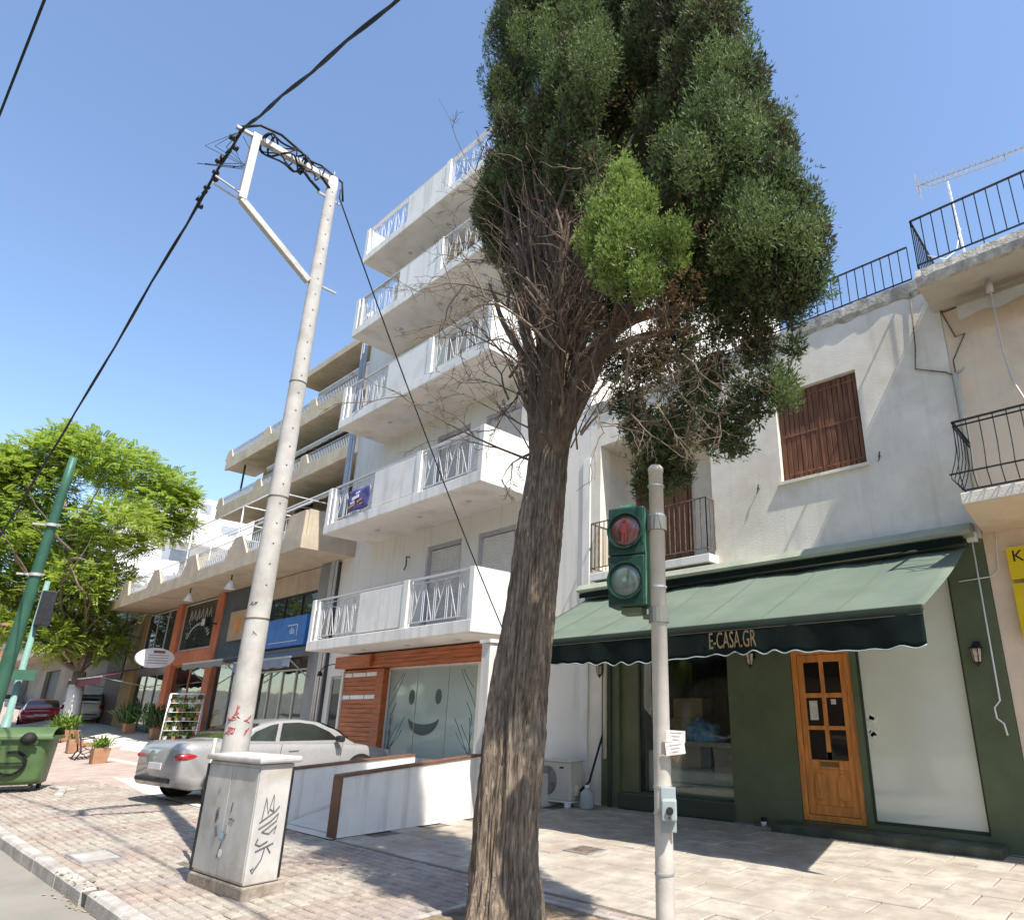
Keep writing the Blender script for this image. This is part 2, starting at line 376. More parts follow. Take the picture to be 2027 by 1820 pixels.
# ------------------------------------------------------------------ wall with real openings
def wallgrid(mb, x0, x1, z0, z1, holes, yf, yb):
    xs = sorted({x0, x1, *[h[0] for h in holes], *[h[1] for h in holes]}); zs = sorted({z0, z1, *[h[2] for h in holes], *[h[3] for h in holes]})
    xs = [x for x in xs if x0 <= x <= x1]; zs = [z for z in zs if z0 <= z <= z1]
    def solid(i, j):
        if i < 0 or j < 0 or i >= len(xs) - 1 or j >= len(zs) - 1: return False
        cx = (xs[i] + xs[i + 1]) / 2; cz = (zs[j] + zs[j + 1]) / 2
        return not any(h[0] < cx < h[1] and h[2] < cz < h[3] for h in holes)
    for i in range(len(xs) - 1):
        for j in range(len(zs) - 1):
            if not solid(i, j): continue
            a, b, c, d = xs[i], xs[i + 1], zs[j], zs[j + 1]
            mb.add([(a, yf, c), (b, yf, c), (b, yf, d), (a, yf, d)], [(0, 1, 2, 3)])
            mb.add([(a, yb, c), (b, yb, c), (b, yb, d), (a, yb, d)], [(3, 2, 1, 0)])
            if not solid(i - 1, j): mb.add([(a, yf, c), (a, yb, c), (a, yb, d), (a, yf, d)], [(3, 2, 1, 0)])
            if not solid(i + 1, j): mb.add([(b, yf, c), (b, yb, c), (b, yb, d), (b, yf, d)], [(0, 1, 2, 3)])
            if not solid(i, j - 1): mb.add([(a, yf, c), (b, yf, c), (b, yb, c), (a, yb, c)], [(3, 2, 1, 0)])
            if not solid(i, j + 1): mb.add([(a, yf, d), (b, yf, d), (b, yb, d), (a, yb, d)], [(0, 1, 2, 3)])
    return mb
def rail(mb, a, b, z0, z1, step, r=0.008, rr=0.014, posts=False, mid=None):
    """railing from a to b (x,y) : top rail, bottom rail, balusters"""
    a = Vector((a[0], a[1], 0)); b = Vector((b[0], b[1], 0)); L = (b - a).length; n = max(1, int(L / step))
    mb.bar(a + Vector((0, 0, z1)), b + Vector((0, 0, z1)), rr * 2.4, rr * 1.6); mb.bar(a + Vector((0, 0, z0)), b + Vector((0, 0, z0)), rr * 1.6, rr * 1.6)
    for i in range(n + 1):
        p = a.lerp(b, i / n); mb.bar(p + Vector((0, 0, z0 - (0.06 if (i % 6 == 0) else 0))), p + Vector((0, 0, z1)), r * 2)
    return mb
W = 9.2

# ------------------------------------------------------------------ old plaster house with the green shop
house = thing('plaster_house', 'old two storey off-white plaster house above the green painted shop', 'house', (-5, W, 0))
HX0, HX1 = -8.38, -1.56
HT = 7.62
mb = MB()
holes = [(-8.1, -5.52, 4.0, 6.7), (-4.22, -2.86, 5.02, 6.57), (-8.02, -1.6, -0.2, 3.66)]
wallgrid(mb, HX0, HX1, 0, HT, holes, W, W + 0.28)
mb.box(HX0, W + 0.282, 3.9, HX0 + 0.2, W + 9, HT); mb.box(HX1 - 0.2, W + 0.282, 0, HX1, W + 9, HT)
mb.box(HX0 + .2, W + 8.8, 0, HX1 - .2, W + 9, HT)
hw = mb.build('wall', m_old, house)
MB().box(HX0 + 0.2, W + 0.285, HT - 0.55, HX1 - 0.2, W + 8.8, HT - 0.35).build('roof', m_conc, house)
# crumbling parapet cap
rows = []
N = 60
for k in range(5):
    r = []
    for i in range(N + 1):
        x = HX0 + (HX1 - 0.01 - HX0) * i / N
        n1 = mnoise.noise(Vector((x * 4, k * 1.3, 1.0))) * 0.028; n2 = mnoise.noise(Vector((x * 9, k, 5.0))) * 0.02
        pts = [(x, W - 0.003, HT - 0.17 + n1 * 3), (x, W - 0.04 + n1, HT - 0.1 + n2), (x, W - 0.05 + n2, HT + 0.06 + n1), (x, W + 0.1, HT + 0.10 + n2), (x, W + 0.32, HT + 0.08 + n1)]
        r.append(pts[k])
    rows.append(r)
MB().grid(rows).build('parapet_cap', m_peel, house, smooth=False)
# roof railing
mb = rail(MB(), (-6.2, W + 0.06), (-1.86, W + 0.06), HT + 0.16, 8.36, 0.135, 0.0065, 0.012)
mb.build('roof_railing', m_iron, house)
# shutter window: two leaves of vertical boards, sill, reveal
wn = MB().box(-4.26, W - 0.05, 4.965, -2.82, W + 0.2, 5.012).build('window_sill', m_old, house)
sh = MB()
sh.box(-4.2, W + 0.115, 5.03, -2.88, W + 0.13, 6.55)
shb = sh.build('shutter', m_shut, house, label='closed brown board shutters')
n = 16
for i in range(n):
    x = -4.205 + 1.335 * i / n
    MB().box(x + 0.005, W + 0.085 + random.uniform(-.004, .004), 5.03, x + 1.335 / n - 0.005, W + 0.118, 6.55).build('board', m_shut, shb, bevel=0.004)
sl_ = MB()
for z in (5.14, 5.8, 6.44):
    for a in (-4.19, -3.52): sl_.box(a, W + 0.076, z - 0.02, a + 0.63, W + 0.081, z + 0.02)
for x0 in (-3.536,): sl_.box(x0, W + 0.07, 5.03, x0 + 0.02, W + 0.08, 6.55)
sl_.build('batten', m_shut, shb)
for x, z in ((-4.62, 5.0), (-2.66, 5.06)):
    ho = MB(); ho.bar((x, W, z), (x - 0.01, W - 0.05, z + .01), .012); ho.bar((x - .01, W - .05, z - 0.05), (x + .01, W - .05, z + 0.06), .014); ho.bar((x, W - .05, z - 0.05), (x - .03, W - .06, z - 0.09), .01); ho.build('shutter_hook', m_iron, house)
# loggia with the brown balcony door
MB().box(-8.3, W + 0.95, 4.0, -5.3, W + 1.1, 7.0).build('loggia_wall', m_old, house)
MB().box(-8.12, W - 0.28, 3.86, -5.46, W + 0.98, 4.0).build('balcony_slab', m_whiteb, house, bevel=0.01)
MB().box(-8.3, W + 0.283, 6.7, -5.3, W + 0.95, 6.85).add([(-5.52, W + .283, 4.0), (-5.3, W + .95, 4.0), (-5.3, W + .95, 6.7), (-5.52, W + .283, 6.7)], [(0, 1, 2, 3)]).build('loggia_ceiling', m_old, house)
bd = MB().box(-7.9, W + 0.90, 4.0, -6.55, W + 0.948, 6.35).build('balcony_door', m_shut, house)
for i in range(4): MB().box(-7.87 + i * .325, W + 0.87, 4.05, -7.87 + i * .325 + .29, W + 0.899, 6.3).build('door_panel', m_shut, bd, bevel=.006)
mb = MB()
rail(mb, (-8.1, W - 0.26), (-5.5, W - 0.26), 4.1, 4.98, 0.105, 0.007, 0.011)
rail(mb, (-5.5, W - 0.26), (-5.5, W - 0.01), 4.1, 4.98, 0.1, 0.007, 0.011); rail(mb, (-8.1, W - 0.26), (-8.1, W + 0.6), 4.1, 4.98, 0.1, 0.007, 0.011)
mb.build('balcony_railing', m_rust, house)
# ground floor: green front with real openings
gz = 3.64
mb = MB()
wallgrid(mb, -8.02, -1.56, 0, gz, [(-7.62, -5.40, 0.24, 2.75), (-4.335, -3.45, 0.12, 2.40), (-3.38, -2.02, 0.16, 3.3)], W - 0.02, W + 0.22)
gw = mb.build('shop_front', m_green, house)
MB().box(-7.62, W - 0.06, 0, -5.395, W - 0.021, 0.23).build('window_plinth', m_dkgreen, house, bevel=.01)
MB().box(-4.62, W - 0.42, -0.02, -1.86, W - 0.022, 0.105).build('doorstep', m_step, house, bevel=.012)
MB().box(-7.84, W - 0.06, 0, -7.78, W - 0.021, 3.6).build('corner_post', m_dkgreen, house)
MB().tube([(-7.9, W - 0.06, 0.75), (-7.9, W - 0.06, 3.7)], 0.04, 12).build('downpipe', mat('cream_pvc', (0.6, 0.55, 0.45), 0.5), house, smooth=True)
# ledge above the awning
mb = MB(); prof = [(W - 0.02, 3.645), (W - 0.34, 3.66), (W - 0.36, 3.70), (W - 0.30, 3.80), (W - 0.12, 3.835), (W - 0.003, 3.84)]
mb.grid([[(x, p[0], p[1]) for p in prof] for x in (-8.38, -1.62)]); mb.add([(-1.62, p[0], p[1]) for p in prof], [tuple(range(6))])
mb.build('ledge', mat('ledge_paint', (0.33, 0.35, 0.27), 0.7, 0.12, 2, 0.1), house)
# shop windows
def frame(mb, x0, x1, z0, z1, y0, y1, t):
    mb.box(x0, y0, z0, x0 + t, y1, z1); mb.box(x1 - t, y0, z0, x1, y1, z1); mb.box(x0 + t, y0, z0, x1 - t, y1, z0 + t); mb.box(x0 + t, y0, z1 - t, x1 - t, y1, z1); return mb
wf = frame(MB(), -7.23, -5.40, 0.24, 2.75, W + 0.04, W + 0.09, 0.03).build('window_frame', m_dkgreen, house)
MB().box(-7.2, W + 0.06, 0.27, -5.43, W + 0.066, 2.72).build('pane', m_clear, wf)
MB().box(-7.615, W + 0.04, 0.25, -7.235, W + 0.075, 2.74).build('side_panel', mat('moss_panel', (0.13, 0.135, 0.065), 0.55, 0.1, 3), house)
wf2 = frame(MB(), -3.38, -2.02, 0.16, 3.3, W + 0.05, W + 0.10, 0.035).build('window_frame', m_dkgreen, house)
m_frost = mat('frosted_film_glass', (0.70, 0.72, 0.60), 0.10, 0.05, 0.8, spec=0.6, col2=(0.70, 0.72, 0.63), c2scale=0.7, c2amt=0.5, coat=0.8)
MB().box(-3.345, W + 0.07, 0.195, -2.055, W + 0.076, 3.265).build('pane', m_frost, wf2, label='whitewashed shop pane')
m_paper = mat('worn_sticker_paper', (0.62, 0.6, 0.55), 0.8, 0.15, 20)
p = MB(); 
for k in range(9):
    a = 2 * math.pi * k / 9; p.obox((-3.27 + .055 * math.cos(a), W + 0.068, 1.35 + .12 * math.sin(a)), (.07, .003, .08), Matrix.Rotation(a + k, 3, 'Y'))
p.build('torn_sticker', mat('pale_torn_film', (0.76, 0.77, 0.70), .6), wf2)
# room behind the clear window, with what stands in it
mb = MB()
x0, x1, y0, y1, z0, z1 = -7.62, -4.4, W + 0.221, W + 3.2, 0.22, 2.9
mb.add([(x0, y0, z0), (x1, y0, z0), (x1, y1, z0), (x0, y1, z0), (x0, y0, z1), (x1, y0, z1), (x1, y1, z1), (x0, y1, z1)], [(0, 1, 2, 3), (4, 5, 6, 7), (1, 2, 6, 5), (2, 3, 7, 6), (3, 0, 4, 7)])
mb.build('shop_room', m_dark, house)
bed = thing('display_bed', 'white made-up bed with cream cover shown in the shop window', 'bed', (-6.0, W + 0.9, 0.25))
MB().box(-6.9, W + 0.25, 0.23, -5.45, W + 1.9, 0.42).build('base', mat('cream_linen', (0.55, 0.52, 0.45), .9, .1, 6), bed, bevel=.03)
MB().box(-6.92, W + 0.24, 0.425, -5.44, W + 1.92, 0.62).build('mattress', mat('white_linen', (0.62, 0.62, 0.6), .9, .08, 6), bed, bevel=.06)
MB().box(-6.3, W + 1.35, 0.63, -5.5, W + 1.8, 0.84).build('pillow', mat('white_linen', (0.6, 0.6, 0.6)), bed, bevel=.08)
hb = MB().box(-6.9, W + 0.262, 0.99, -5.45, W + 0.5, 1.06).build('shelf_board', mat('shelf_wood', (0.42, 0.37, 0.28), .7), house)
bl = MB(); rows = []
for j in range(13):
    v_ = j / 12 * math.pi / 2; r = []
    for i in range(24):
        u = i / 24 * 2 * math.pi; q = 1 + 0.28 * mnoise.noise(Vector((math.cos(u) * 2.3, math.sin(u) * 2.3, j * .45)))
        r.append((-6.12 + .36 * q * math.cos(u) * math.cos(v_) - .12 * math.sin(v_), W + 0.42 + .14 * q * math.sin(u) * math.cos(v_), 1.062 + .33 * q * math.sin(v_)))
    rows.append(r)
blue = bl.grid(rows, True).build('fabric_pile', mat('patterned_blue_fabric', (0.05, 0.25, 0.8), .8, .5, 9, .6, 22, col2=(0.35, 0.6, 0.9), c2scale=11, c2amt=.8), smooth=True)
tag(blue, 'crumpled bright blue patterned fabric heaped on a shelf in the shop window', 'fabric')
cb = thing('carton_stack', 'pile of plain brown cardboard cartons behind the shop window glass', 'boxes', (-6.7, W + .75, 1.06))
for a in ((-7.0, 1.06, 1.42, 0), (-6.95, 1.425, 1.75, .04)):
    MB().box(a[0] + .02, W + .62 + a[3], a[1] if a[1] > 1.1 else 0.63, a[0] + .62, W + .95, a[2]).build('carton', mat('cardboard', (0.36, 0.26, 0.17), .9, .12, 4), cb, bevel=.006)
wr = MB()
for k in range(4): wr.box(-5.75 - .0 * k, W + 2.0, 1.1 + .35 * k, -4.6, W + 2.5, 1.13 + .35 * k)
wr.build('shelving', m_rust, house)
wh = MB().box(-7.18, W + .25, .27, -6.95, W + .6, .9).build('cupboard_door', m_whitepaint, house)

# wooden glazed door
dr = MB(); X0, X1, Z0, Z1 = -4.33, -3.455, 0.125, 2.395
frame(dr, X0, X1, Z0, Z1, W + 0.0, W + 0.1, 0.075)
door = dr.build('entrance_door', m_door, house, bevel=.006, label='orange varnished wooden door with six panes')
dl = MB(); a0, a1 = X0 + .08, X1 - .08
for x in (a0, a1 - .09): dl.box(x, W + .03, Z0 + .08, x + .09, W + .075, Z1 - .08)
xm = (a0 + a1) / 2; dl.box(xm - .03, W + .032, 1.0, xm + .03, W + .073, Z1 - .08)
zz = [2.235, 1.80, 1.75, 1.355, 1.30, .93]
for za, zb in ((2.21, Z1 - .08), (1.72, 1.785), (1.29, 1.345), (.78, .90), (Z0 + .08, Z0 + .2)): dl.box(a0 + .09, W + .03, za, a1 - .09, W + .074, zb)
dl.box(a0 + .09, W + .045, Z0 + .2, a1 - .09, W + .06, .78)
leaf = dl.build('leaf', m_door, door, bevel=.005)
m_dglass = glass('door_glass', (0.3, 0.27, 0.24), .6, .03, (.03, .022, .018))
for za, zb in ((1.785, 2.21), (1.345, 1.72), (.90, 1.29)):
    for xa, xb in ((a0 + .09, xm - .03), (xm + .03, a1 - .09)): MB().box(xa, W + .05, za, xb, W + .056, zb).build('pane', m_dglass, door)
for xa in (a0 + .20, a1 - .20):
    oc = [(xa + .085 * sx, .56 + dz) for sx, dz in ((-.5, -.17), (.5, -.17), (1, -.10), (1, .10), (.5, .17), (-.5, .17), (-1, .10), (-1, -.10))]
    MB().prism(oc, W + .03, W + .046).build('panel', m_door, door, bevel=.008)
MB().box(xm - .13, W + .018, .815, xm + .13, W + .0295, .875).build('letter_slot', mat('aged_brass', (.2, .12, .05), .5, metal=.4), door)
for x, z, ww, hh in ((a0 + .19, 1.55, .12, .26), (xm + .13, 1.665, .07, .07)): MB().box(x - ww / 2, W + .046, z - hh / 2, x + ww / 2, W + .0492, z + hh / 2).build('notice', m_paper, door)
# lanterns
def lantern(x, z, lab):
    t = thing('wall_lantern', lab, 'lantern', (x, W - .02, z), group='lanterns on the green shop front')
    b = MB(); b.box(x - .04, W - .035, z + .0, x + .04, W - .0205, z + .16); b.bar((x, W - .03, z + .13), (x, W - .13, z + .15), .016); b.bar((x, W - .13, z + .15), (x, W - .13, z + .12), .014)
    b.build('bracket', m_iron, t)
    c = Vector((x, W - .13, z))
    MB().lathe([(.01, .125), (.075, .085), (.085, .07), (.06, .07)], c, 'z', 6).build('cap', m_iron, t)
    MB().lathe([(.062, .068), (.042, -.09)], c, 'z', 6).build('shade', mat('seeded_lamp_glass', (.55, .45, .33), .25, .35, 25), t)
    g = MB()
    for k in range(6):
        a = 2 * math.pi * k / 6; g.bar(c + Vector((.064 * math.cos(a), .064 * math.sin(a), .07)), c + Vector((.044 * math.cos(a), .044 * math.sin(a), -.092)), .009)
    g.build('cage', m_iron, t)
    MB().lathe([(.05, -.09), (.03, -.11), (.004, -.15)], c, 'z', 6).build('finial', m_iron, t)
lantern(-1.83, 2.2, 'black wall lantern on the green pillar beside the awning crank')
lantern(-4.93, 2.3, 'black wall lantern on the green wall left of the orange wooden door')
lantern(-7.98, 2.25, 'black wall lantern at the shop corner above the air conditioner')
# awning
AX0, AX1, AF, AZF, AZT = -8.36, -1.74, 6.7, 2.50, 3.58
def skew(x, t): return x + .52 * t * (AX1 - x) / (AX1 - AX0)
awn = thing('shop_awning', 'sage green canvas awning with dark lettered valance over the shop', 'awning', ((AX0 + AX1) / 2, W, AZT))
rows = []
for i in range(49):
    x = AX0 + (AX1 - AX0) * i / 48; r = []
    for k in range(13):
        t = k / 12; sag = -.06 * math.sin(math.pi * t) * (0.6 + .4 * math.sin(x * 1.7)) + .012 * math.sin(x * 5.1 + t * 3) + .005 * math.sin(x * 13 + t * 6)
        r.append((skew(x, t), W - .04 + (AF - W + .04) * t, AZT + (AZF - AZT) * t + sag))
    rows.append(r)
o = MB().grid(rows).build('canvas', m_awn, awn, smooth=True, recalc=False)
for i in range(6, 48, 7): MB().tube([Vector(p) + Vector((0, -.004, .004)) for p in rows[i]], .006, 4).build('seam', mat('canvas_seam', (.115, .15, .115), .9), awn)
md = o.modifiers.new('thick', 'SOLIDIFY'); md.thickness = .004
MB().box(skew(AX0, 1), AF - .03, AZF - .035, AX1, AF + .03, AZF + .025).build('front_bar', m_dkgreen, awn, bevel=.01)
rows = []
NX = 150
for k in range(8):
    r = []
    for i in range(NX + 1):
        x = AX0 + .52 + (AX1 - AX0 - .52) * i / NX; t = k / 7
        bottom = .335 + .02 * math.sin(2 * math.pi * x / .27 + .9 * math.sin(x * 1.9)) * (.7 + .5 * math.sin(x * 3.1)) + .022 * math.sin(x * 2.1)
        r.append((x, AF - .032 + t * (.014 * math.sin(x * 11 + 1) + .02 * math.sin(x * 4.3)), AZF - .02 - bottom * t))
    rows.append(r)
v = MB().grid(rows).build('valance', m_val, awn, smooth=True, recalc=False)
md = v.modifiers.new('thick', 'SOLIDIFY'); md.thickness = .004
MB().tube([Vector(p) + Vector((0, -.006, -.004)) for p in rows[-1]], .007, 5).build('piping', m_piping, awn, smooth=True)
MB().box(AX0 + .52, AF - .04, AZF - .075, AX1, AF - .0335, AZF - .067).build('stitch_line', mat('valance_braid', (.12, .09, .05), .7), awn)
text('E-CASA.GR', .27, m_gold, 'lettering', awn, wallM(-3.83, AF - .055, AZF - .19), .47, .002)
for x in (-2.3, -5.0, -7.4):
    ar = MB(); ar.bar((x, W - .06, 3.45), (x - .5, (W + AF) / 2, 2.84), .05); ar.bar((x - .5, (W + AF) / 2, 2.84), (x, AF + .04, AZF - .02), .05); ar.build('folding_arm', m_alu, awn)
MB().tube([(AX0, W - .09, 3.58), (AX1 + .02, W - .09, 3.58)], .05, 10).build('roller', m_dkgreen, awn, smooth=True)
MB().box(AX0, W - .30, 3.56, AX1 + .02, W - .27, 3.642).build('ledge_shadow_strip', m_val, awn)  # dark strip added to stand for the shadow band under the ledge
# crank rod hanging by the pillar
ck = thing('awning_crank', 'thin white awning crank rod hanging down the green pillar', 'crank', (-1.66, W - .1, 1.3))
MB().tube([(-1.66, W - .1, 3.6), (-1.67, W - .1, 1.66), (-1.74, W - .1, 1.58), (-1.735, W - .1, 1.46), (-1.67, W - .1, 1.40), (-1.655, W - .1, 1.27)], .010, 8).build('rod', m_whitepaint, ck, smooth=True)
MB().box(-1.72, W - .13, 3.6, -1.6, W - .021, 3.72).build('gearbox', m_whitepaint, ck, bevel=.01)
cs = MB().tube([(-1.38, W - .02, 3.82), (-1.42, W - .03, 3.4), (-1.44, W - .03, 3.2), (-1.52, W - .035, 3.14), (-1.9, W - .05, 3.12)], .008, 6).build('wall_cable', m_whitepaint, smooth=True)
tag(cs, 'thin pale cable looping from the peach wall across the green pillar', 'cable')
mug = thing('coffee_cup', 'small dark and white paper cup left by the green wall', 'cup', (-4.98, W - .2, 0))
q = aZ(1520, 1632); q.y = min(q.y, W - .1)
mug.location = (q.x, q.y, 0)
MB().lathe([(.032, 0), (.042, .06)], (q.x, q.y, 0.001), 'z', 14).build('cup', m_whitepaint, mug, smooth=True)
MB().lathe([(.043, .06), (.043, .11), (.02, .112)], (q.x, q.y, 0.001), 'z', 14).build('lid', m_black, mug)
# air conditioner and jug
acx, acy = -8.62, 8.75
ac = thing('air_conditioner', 'beige outdoor air conditioner unit on feet against the white wall', 'air conditioner', (acx, acy, 0))
m_ac = mat('ac_casing', (.56, .51, .43), .5, .06, 3)
MB().box(acx - .42, acy - .16, .10, acx + .42, acy + .16, .70).build('casing', m_ac, ac, bevel=.015)
MB().box(acx - .44, acy - .18, .702, acx + .44, acy + .18, .73).build('top_cover', m_ac, ac, bevel=.01)
gr = MB()
for k in range(13):
    rr_ = .02 + .017 * k; pts = [(acx - .14 + rr_ * math.cos(a), acy - .172, .40 + rr_ * math.sin(a)) for a in np.linspace(0, 2 * math.pi, 25)]
    gr.tube(pts, .0035, 4, False)
for k in range(8):
    a = math.pi * k / 4; gr.bar((acx - .14, acy - .175, .40), (acx - .14 + .235 * math.cos(a), acy - .175, .40 + .235 * math.sin(a)), .006)
gr.build('fan_grille', m_alu, ac)
MB().lathe([(.235, 0), (.235, .012)], (acx - .14, acy - .173, .40), 'y', 28).build('fan_opening', mat('rusty_fan_shade', (.22, .16, .12), .8, .3, 5), ac)
MB().box(acx + .16, acy - .164, .60, acx + .26, acy - .1605, .63).build('badge', m_black, ac)
MB().box(acx + .4205, acy - .08, .18, acx + .50, acy + .1, .36).build('valve_cover', m_ac, ac, bevel=.01)
MB().box(acx - .43, acy - .17, .075, acx + .43, acy + .17, .098).build('tray', m_whitepaint, ac)
for sx in (-.33, .33):
    for sy in (-.12, .12): MB().box(acx + sx - .04, acy + sy - .04, 0, acx + sx + .04, acy + sy + .04, .074).build('foot', m_whitepaint, ac)
MB().tube([(acx + .5, acy, .25), (acx + .62, acy + .1, .4), (acx + .66, acy + .28, .9), (-7.96, W - .03, 1.2)], .02, 8).build('pipe', m_black, ac, smooth=True)
jx, jy = acx + .68, acy - .02
jug = thing('water_jug', 'translucent white plastic water jug beside the air conditioner', 'jug', (jx, jy, 0))
MB().lathe([(.10, 0), (.115, .02), (.115, .20), (.10, .26), (.04, .30), (.035, .34)], (jx, jy, .001), 'z', 20).build('body', mat('milky_plastic', (.5, .52, .52), .35, .05, translucent=.3), jug, smooth=True)
MB().lathe([(.042, .325), (.042, .36), (.01, .362)], (jx, jy, .001), 'z', 14).build('cap', m_whitepaint, jug)
# white wall strip between the two buildings belongs to the apartment house (built there)
# ------------------------------------------------------------------ peach building at the right
peach = thing('peach_house', 'peach plastered house with iron balcony and flaking roof slab beside the off-white house', 'house', (0.5, W, 0))
PX0 = -1.555
mb = MB(); wallgrid(mb, PX0, 7.0, 0, 7.0, [(1.2, 2.4, 0, 2.4), (0.6, 1.8, 4.1, 6.3)], W + .004, W + .3)
mb.box(PX0, W + .301, 0, PX0 + .2, W + 9, 7.0); mb.box(6.8, W + .301, 0, 7.0, W + 9, 7.0); mb.box(PX0 + .2, W + 8.8, 0, 6.8, W + 9, 7.0)
mb.build('wall', m_peach, peach)
MB().box(1.2, W + .15, 0, 2.4, W + .2, 2.4).build('door', m_shut, peach); MB().box(.6, W + .15, 4.1, 1.8, W + .2, 6.3).build('balcony_door', m_shut, peach)
# roof slab with a rough flaking edge
YF = 8.4
rows = []
N = 110
for k in range(5):
    r = []
    for i in range(N + 1):
        x = -1.64 + 8.6 * i / N; a = mnoise.noise(Vector((x * 7, k * 2.0, 2))) * .022; b = mnoise.noise(Vector((x * 17, k, 9))) * .012
        r.append([(x, YF + .05, 7.04), (x, YF + a, 7.06 + b), (x, YF - .02 + a, 7.17 + b), (x, YF + a, 7.30 + a), (x, YF + .12, 7.32 + b)][k])
    rows.append(r)
MB().grid(rows).build('slab_edge', m_peel, peach)
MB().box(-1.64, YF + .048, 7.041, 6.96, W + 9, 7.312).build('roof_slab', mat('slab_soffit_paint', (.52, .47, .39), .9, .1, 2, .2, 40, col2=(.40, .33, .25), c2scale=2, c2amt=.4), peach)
mb = MB(); rail(mb, (-1.60, YF + .07), (6.9, YF + .07), 7.42, 8.17, .135, .0065, .012); rail(mb, (-1.60, YF + .07), (-1.60, W + 1.2), 7.42, 8.17, .12, .0065, .012)
mb.build('roof_railing', m_iron, peach)
# awning box and rod under the slab
MB().tube([(-1.3, W - .22, 6.86), (6.5, W - .22, 6.86)], .07, 12).build('awning_roll', mat('ecru_canvas', (.5, .43, .33), .9, .1, 3), peach, smooth=True)
rows = []
for k in range(2): rows.append([(x, W - .30, 6.84 - k * (.19 + .03 * math.sin(x * 14))) for x in np.linspace(-1.3, 6.5, 120)])
MB().grid(rows).build('awning_flap', mat('ecru_canvas', (.5, .43, .33)), peach, smooth=True, recalc=False)
rd = MB(); rd.tube([(-.86, W - .4, 6.95), (-.86, W - .45, 5.9), (-.82, W - .5, 5.45), (-.7, 8.35, 4.98), (-.55, 8.25, 4.9)], .014, 8); rd.box(-.90, W - .44, 6.82, -.82, W - .36, 6.98)
rd.build('awning_rod', mat('ivory_rod', (.55, .45, .40), .5), peach, smooth=True)
# balcony with belly railing
BY = 8.22
MB().box(-1.54, BY, 3.86, 6.9, W + .003, 4.0).build('balcony_slab', m_old, peach, bevel=.012)
MB().prism([(BY + .02, 3.858), (W + .002, 3.858), (W + .002, 3.70), (BY + .35, 3.80)], -1.53, 6.9, 'x').build('balcony_underside', m_peach, peach)
bel = MB()
prof = [(0, 4.92), (.0, 4.75), (-.01, 4.55), (-.05, 4.4), (-.11, 4.25), (-.11, 4.2), (-.02, 4.08), (.02, 4.03)]
for i in range(60):
    x = -1.49 + i * .145; bel.tube([(x, BY + .04 + d, z) for d, z in prof], .0065, 5)
for i in range(5):
    y = BY + .04 + i * .16; bel.tube([(-1.49 + d, y, z) for d, z in prof], .0065, 5)
for z in (4.92, 4.86): bel.bar((-1.5, BY + .04, z), (6.9, BY + .04, z), .04 if z > 4.9 else .02, .015); bel.bar((-1.49, BY + .04, z), (-1.49, W, z), .035 if z > 4.9 else .02, .015)
bel.bar((-1.49, BY + .06, 4.04), (6.9, BY + .06, 4.04), .02); bel.bar((-1.6, BY - .07, 4.225), (6.9, BY - .07, 4.225), .018)
bel.build('balcony_railing', m_iron, peach)
# pipes and cables on the joint of the two houses
cab = MB(); cab.tube([(-1.9, W - .02, 7.55), (-1.95, W - .03, 6.6), (-2.0, W - .02, 6.25), (-1.62, W - .02, 6.06), (-1.5, W - .03, 5.95)], .010, 6)
cab.tube([(-1.55, W - .01, 7.05), (-1.42, W - .02, 6.55), (-1.3, W - .02, 6.56), (-1.5, W - .03, 6.2), (-1.5, W - .03, 5.95)], .010, 6)
tag(cab.build('wall_cable', m_rust, smooth=True), 'rusty looped cables running down from the roof corner between the two houses', 'cable')
dp = thing('drain_pipe', 'pale drain pipe with bracket running down beside the iron balcony', 'pipe', (-1.5, W - .05, 4.0))
MB().tube([(-1.5, W - .06, 5.98), (-1.5, W - .06, 3.9)], .035, 10).build('pipe', mat('cream_pvc', (.6, .55, .45)), dp, smooth=True)
MB().tube([(-1.5, W - .06, 5.98), (-1.42, W - .1, 5.97), (-1.37, W - .12, 6.0)], .018, 8).build('spout', m_alu, dp, smooth=True)
# yellow sign
sg = thing('shop_sign', 'bright yellow two panel sign with black letters on the peach wall', 'sign', (-.7, W - .1, 2.4))
m_yel = mat('yellow_sign_face', (.72, .52, .015), .4, .06, 3); m_blk = mat('black_print', (.012, .012, .012), .5, .1)
MB().box(-1.31, W - .12, 3.06, .5, W + .003, 3.46).build('upper_panel', m_yel, sg, bevel=.004); MB().box(-1.31, W - .12, 2.4, .5, W + .003, 3.01).build('lower_panel', m_yel, sg, bevel=.004)
text('KE', .2, m_blk, 'lettering', sg, wallM(-1.26, W - .1225, 3.335), 1.0, .001, 'LEFT')
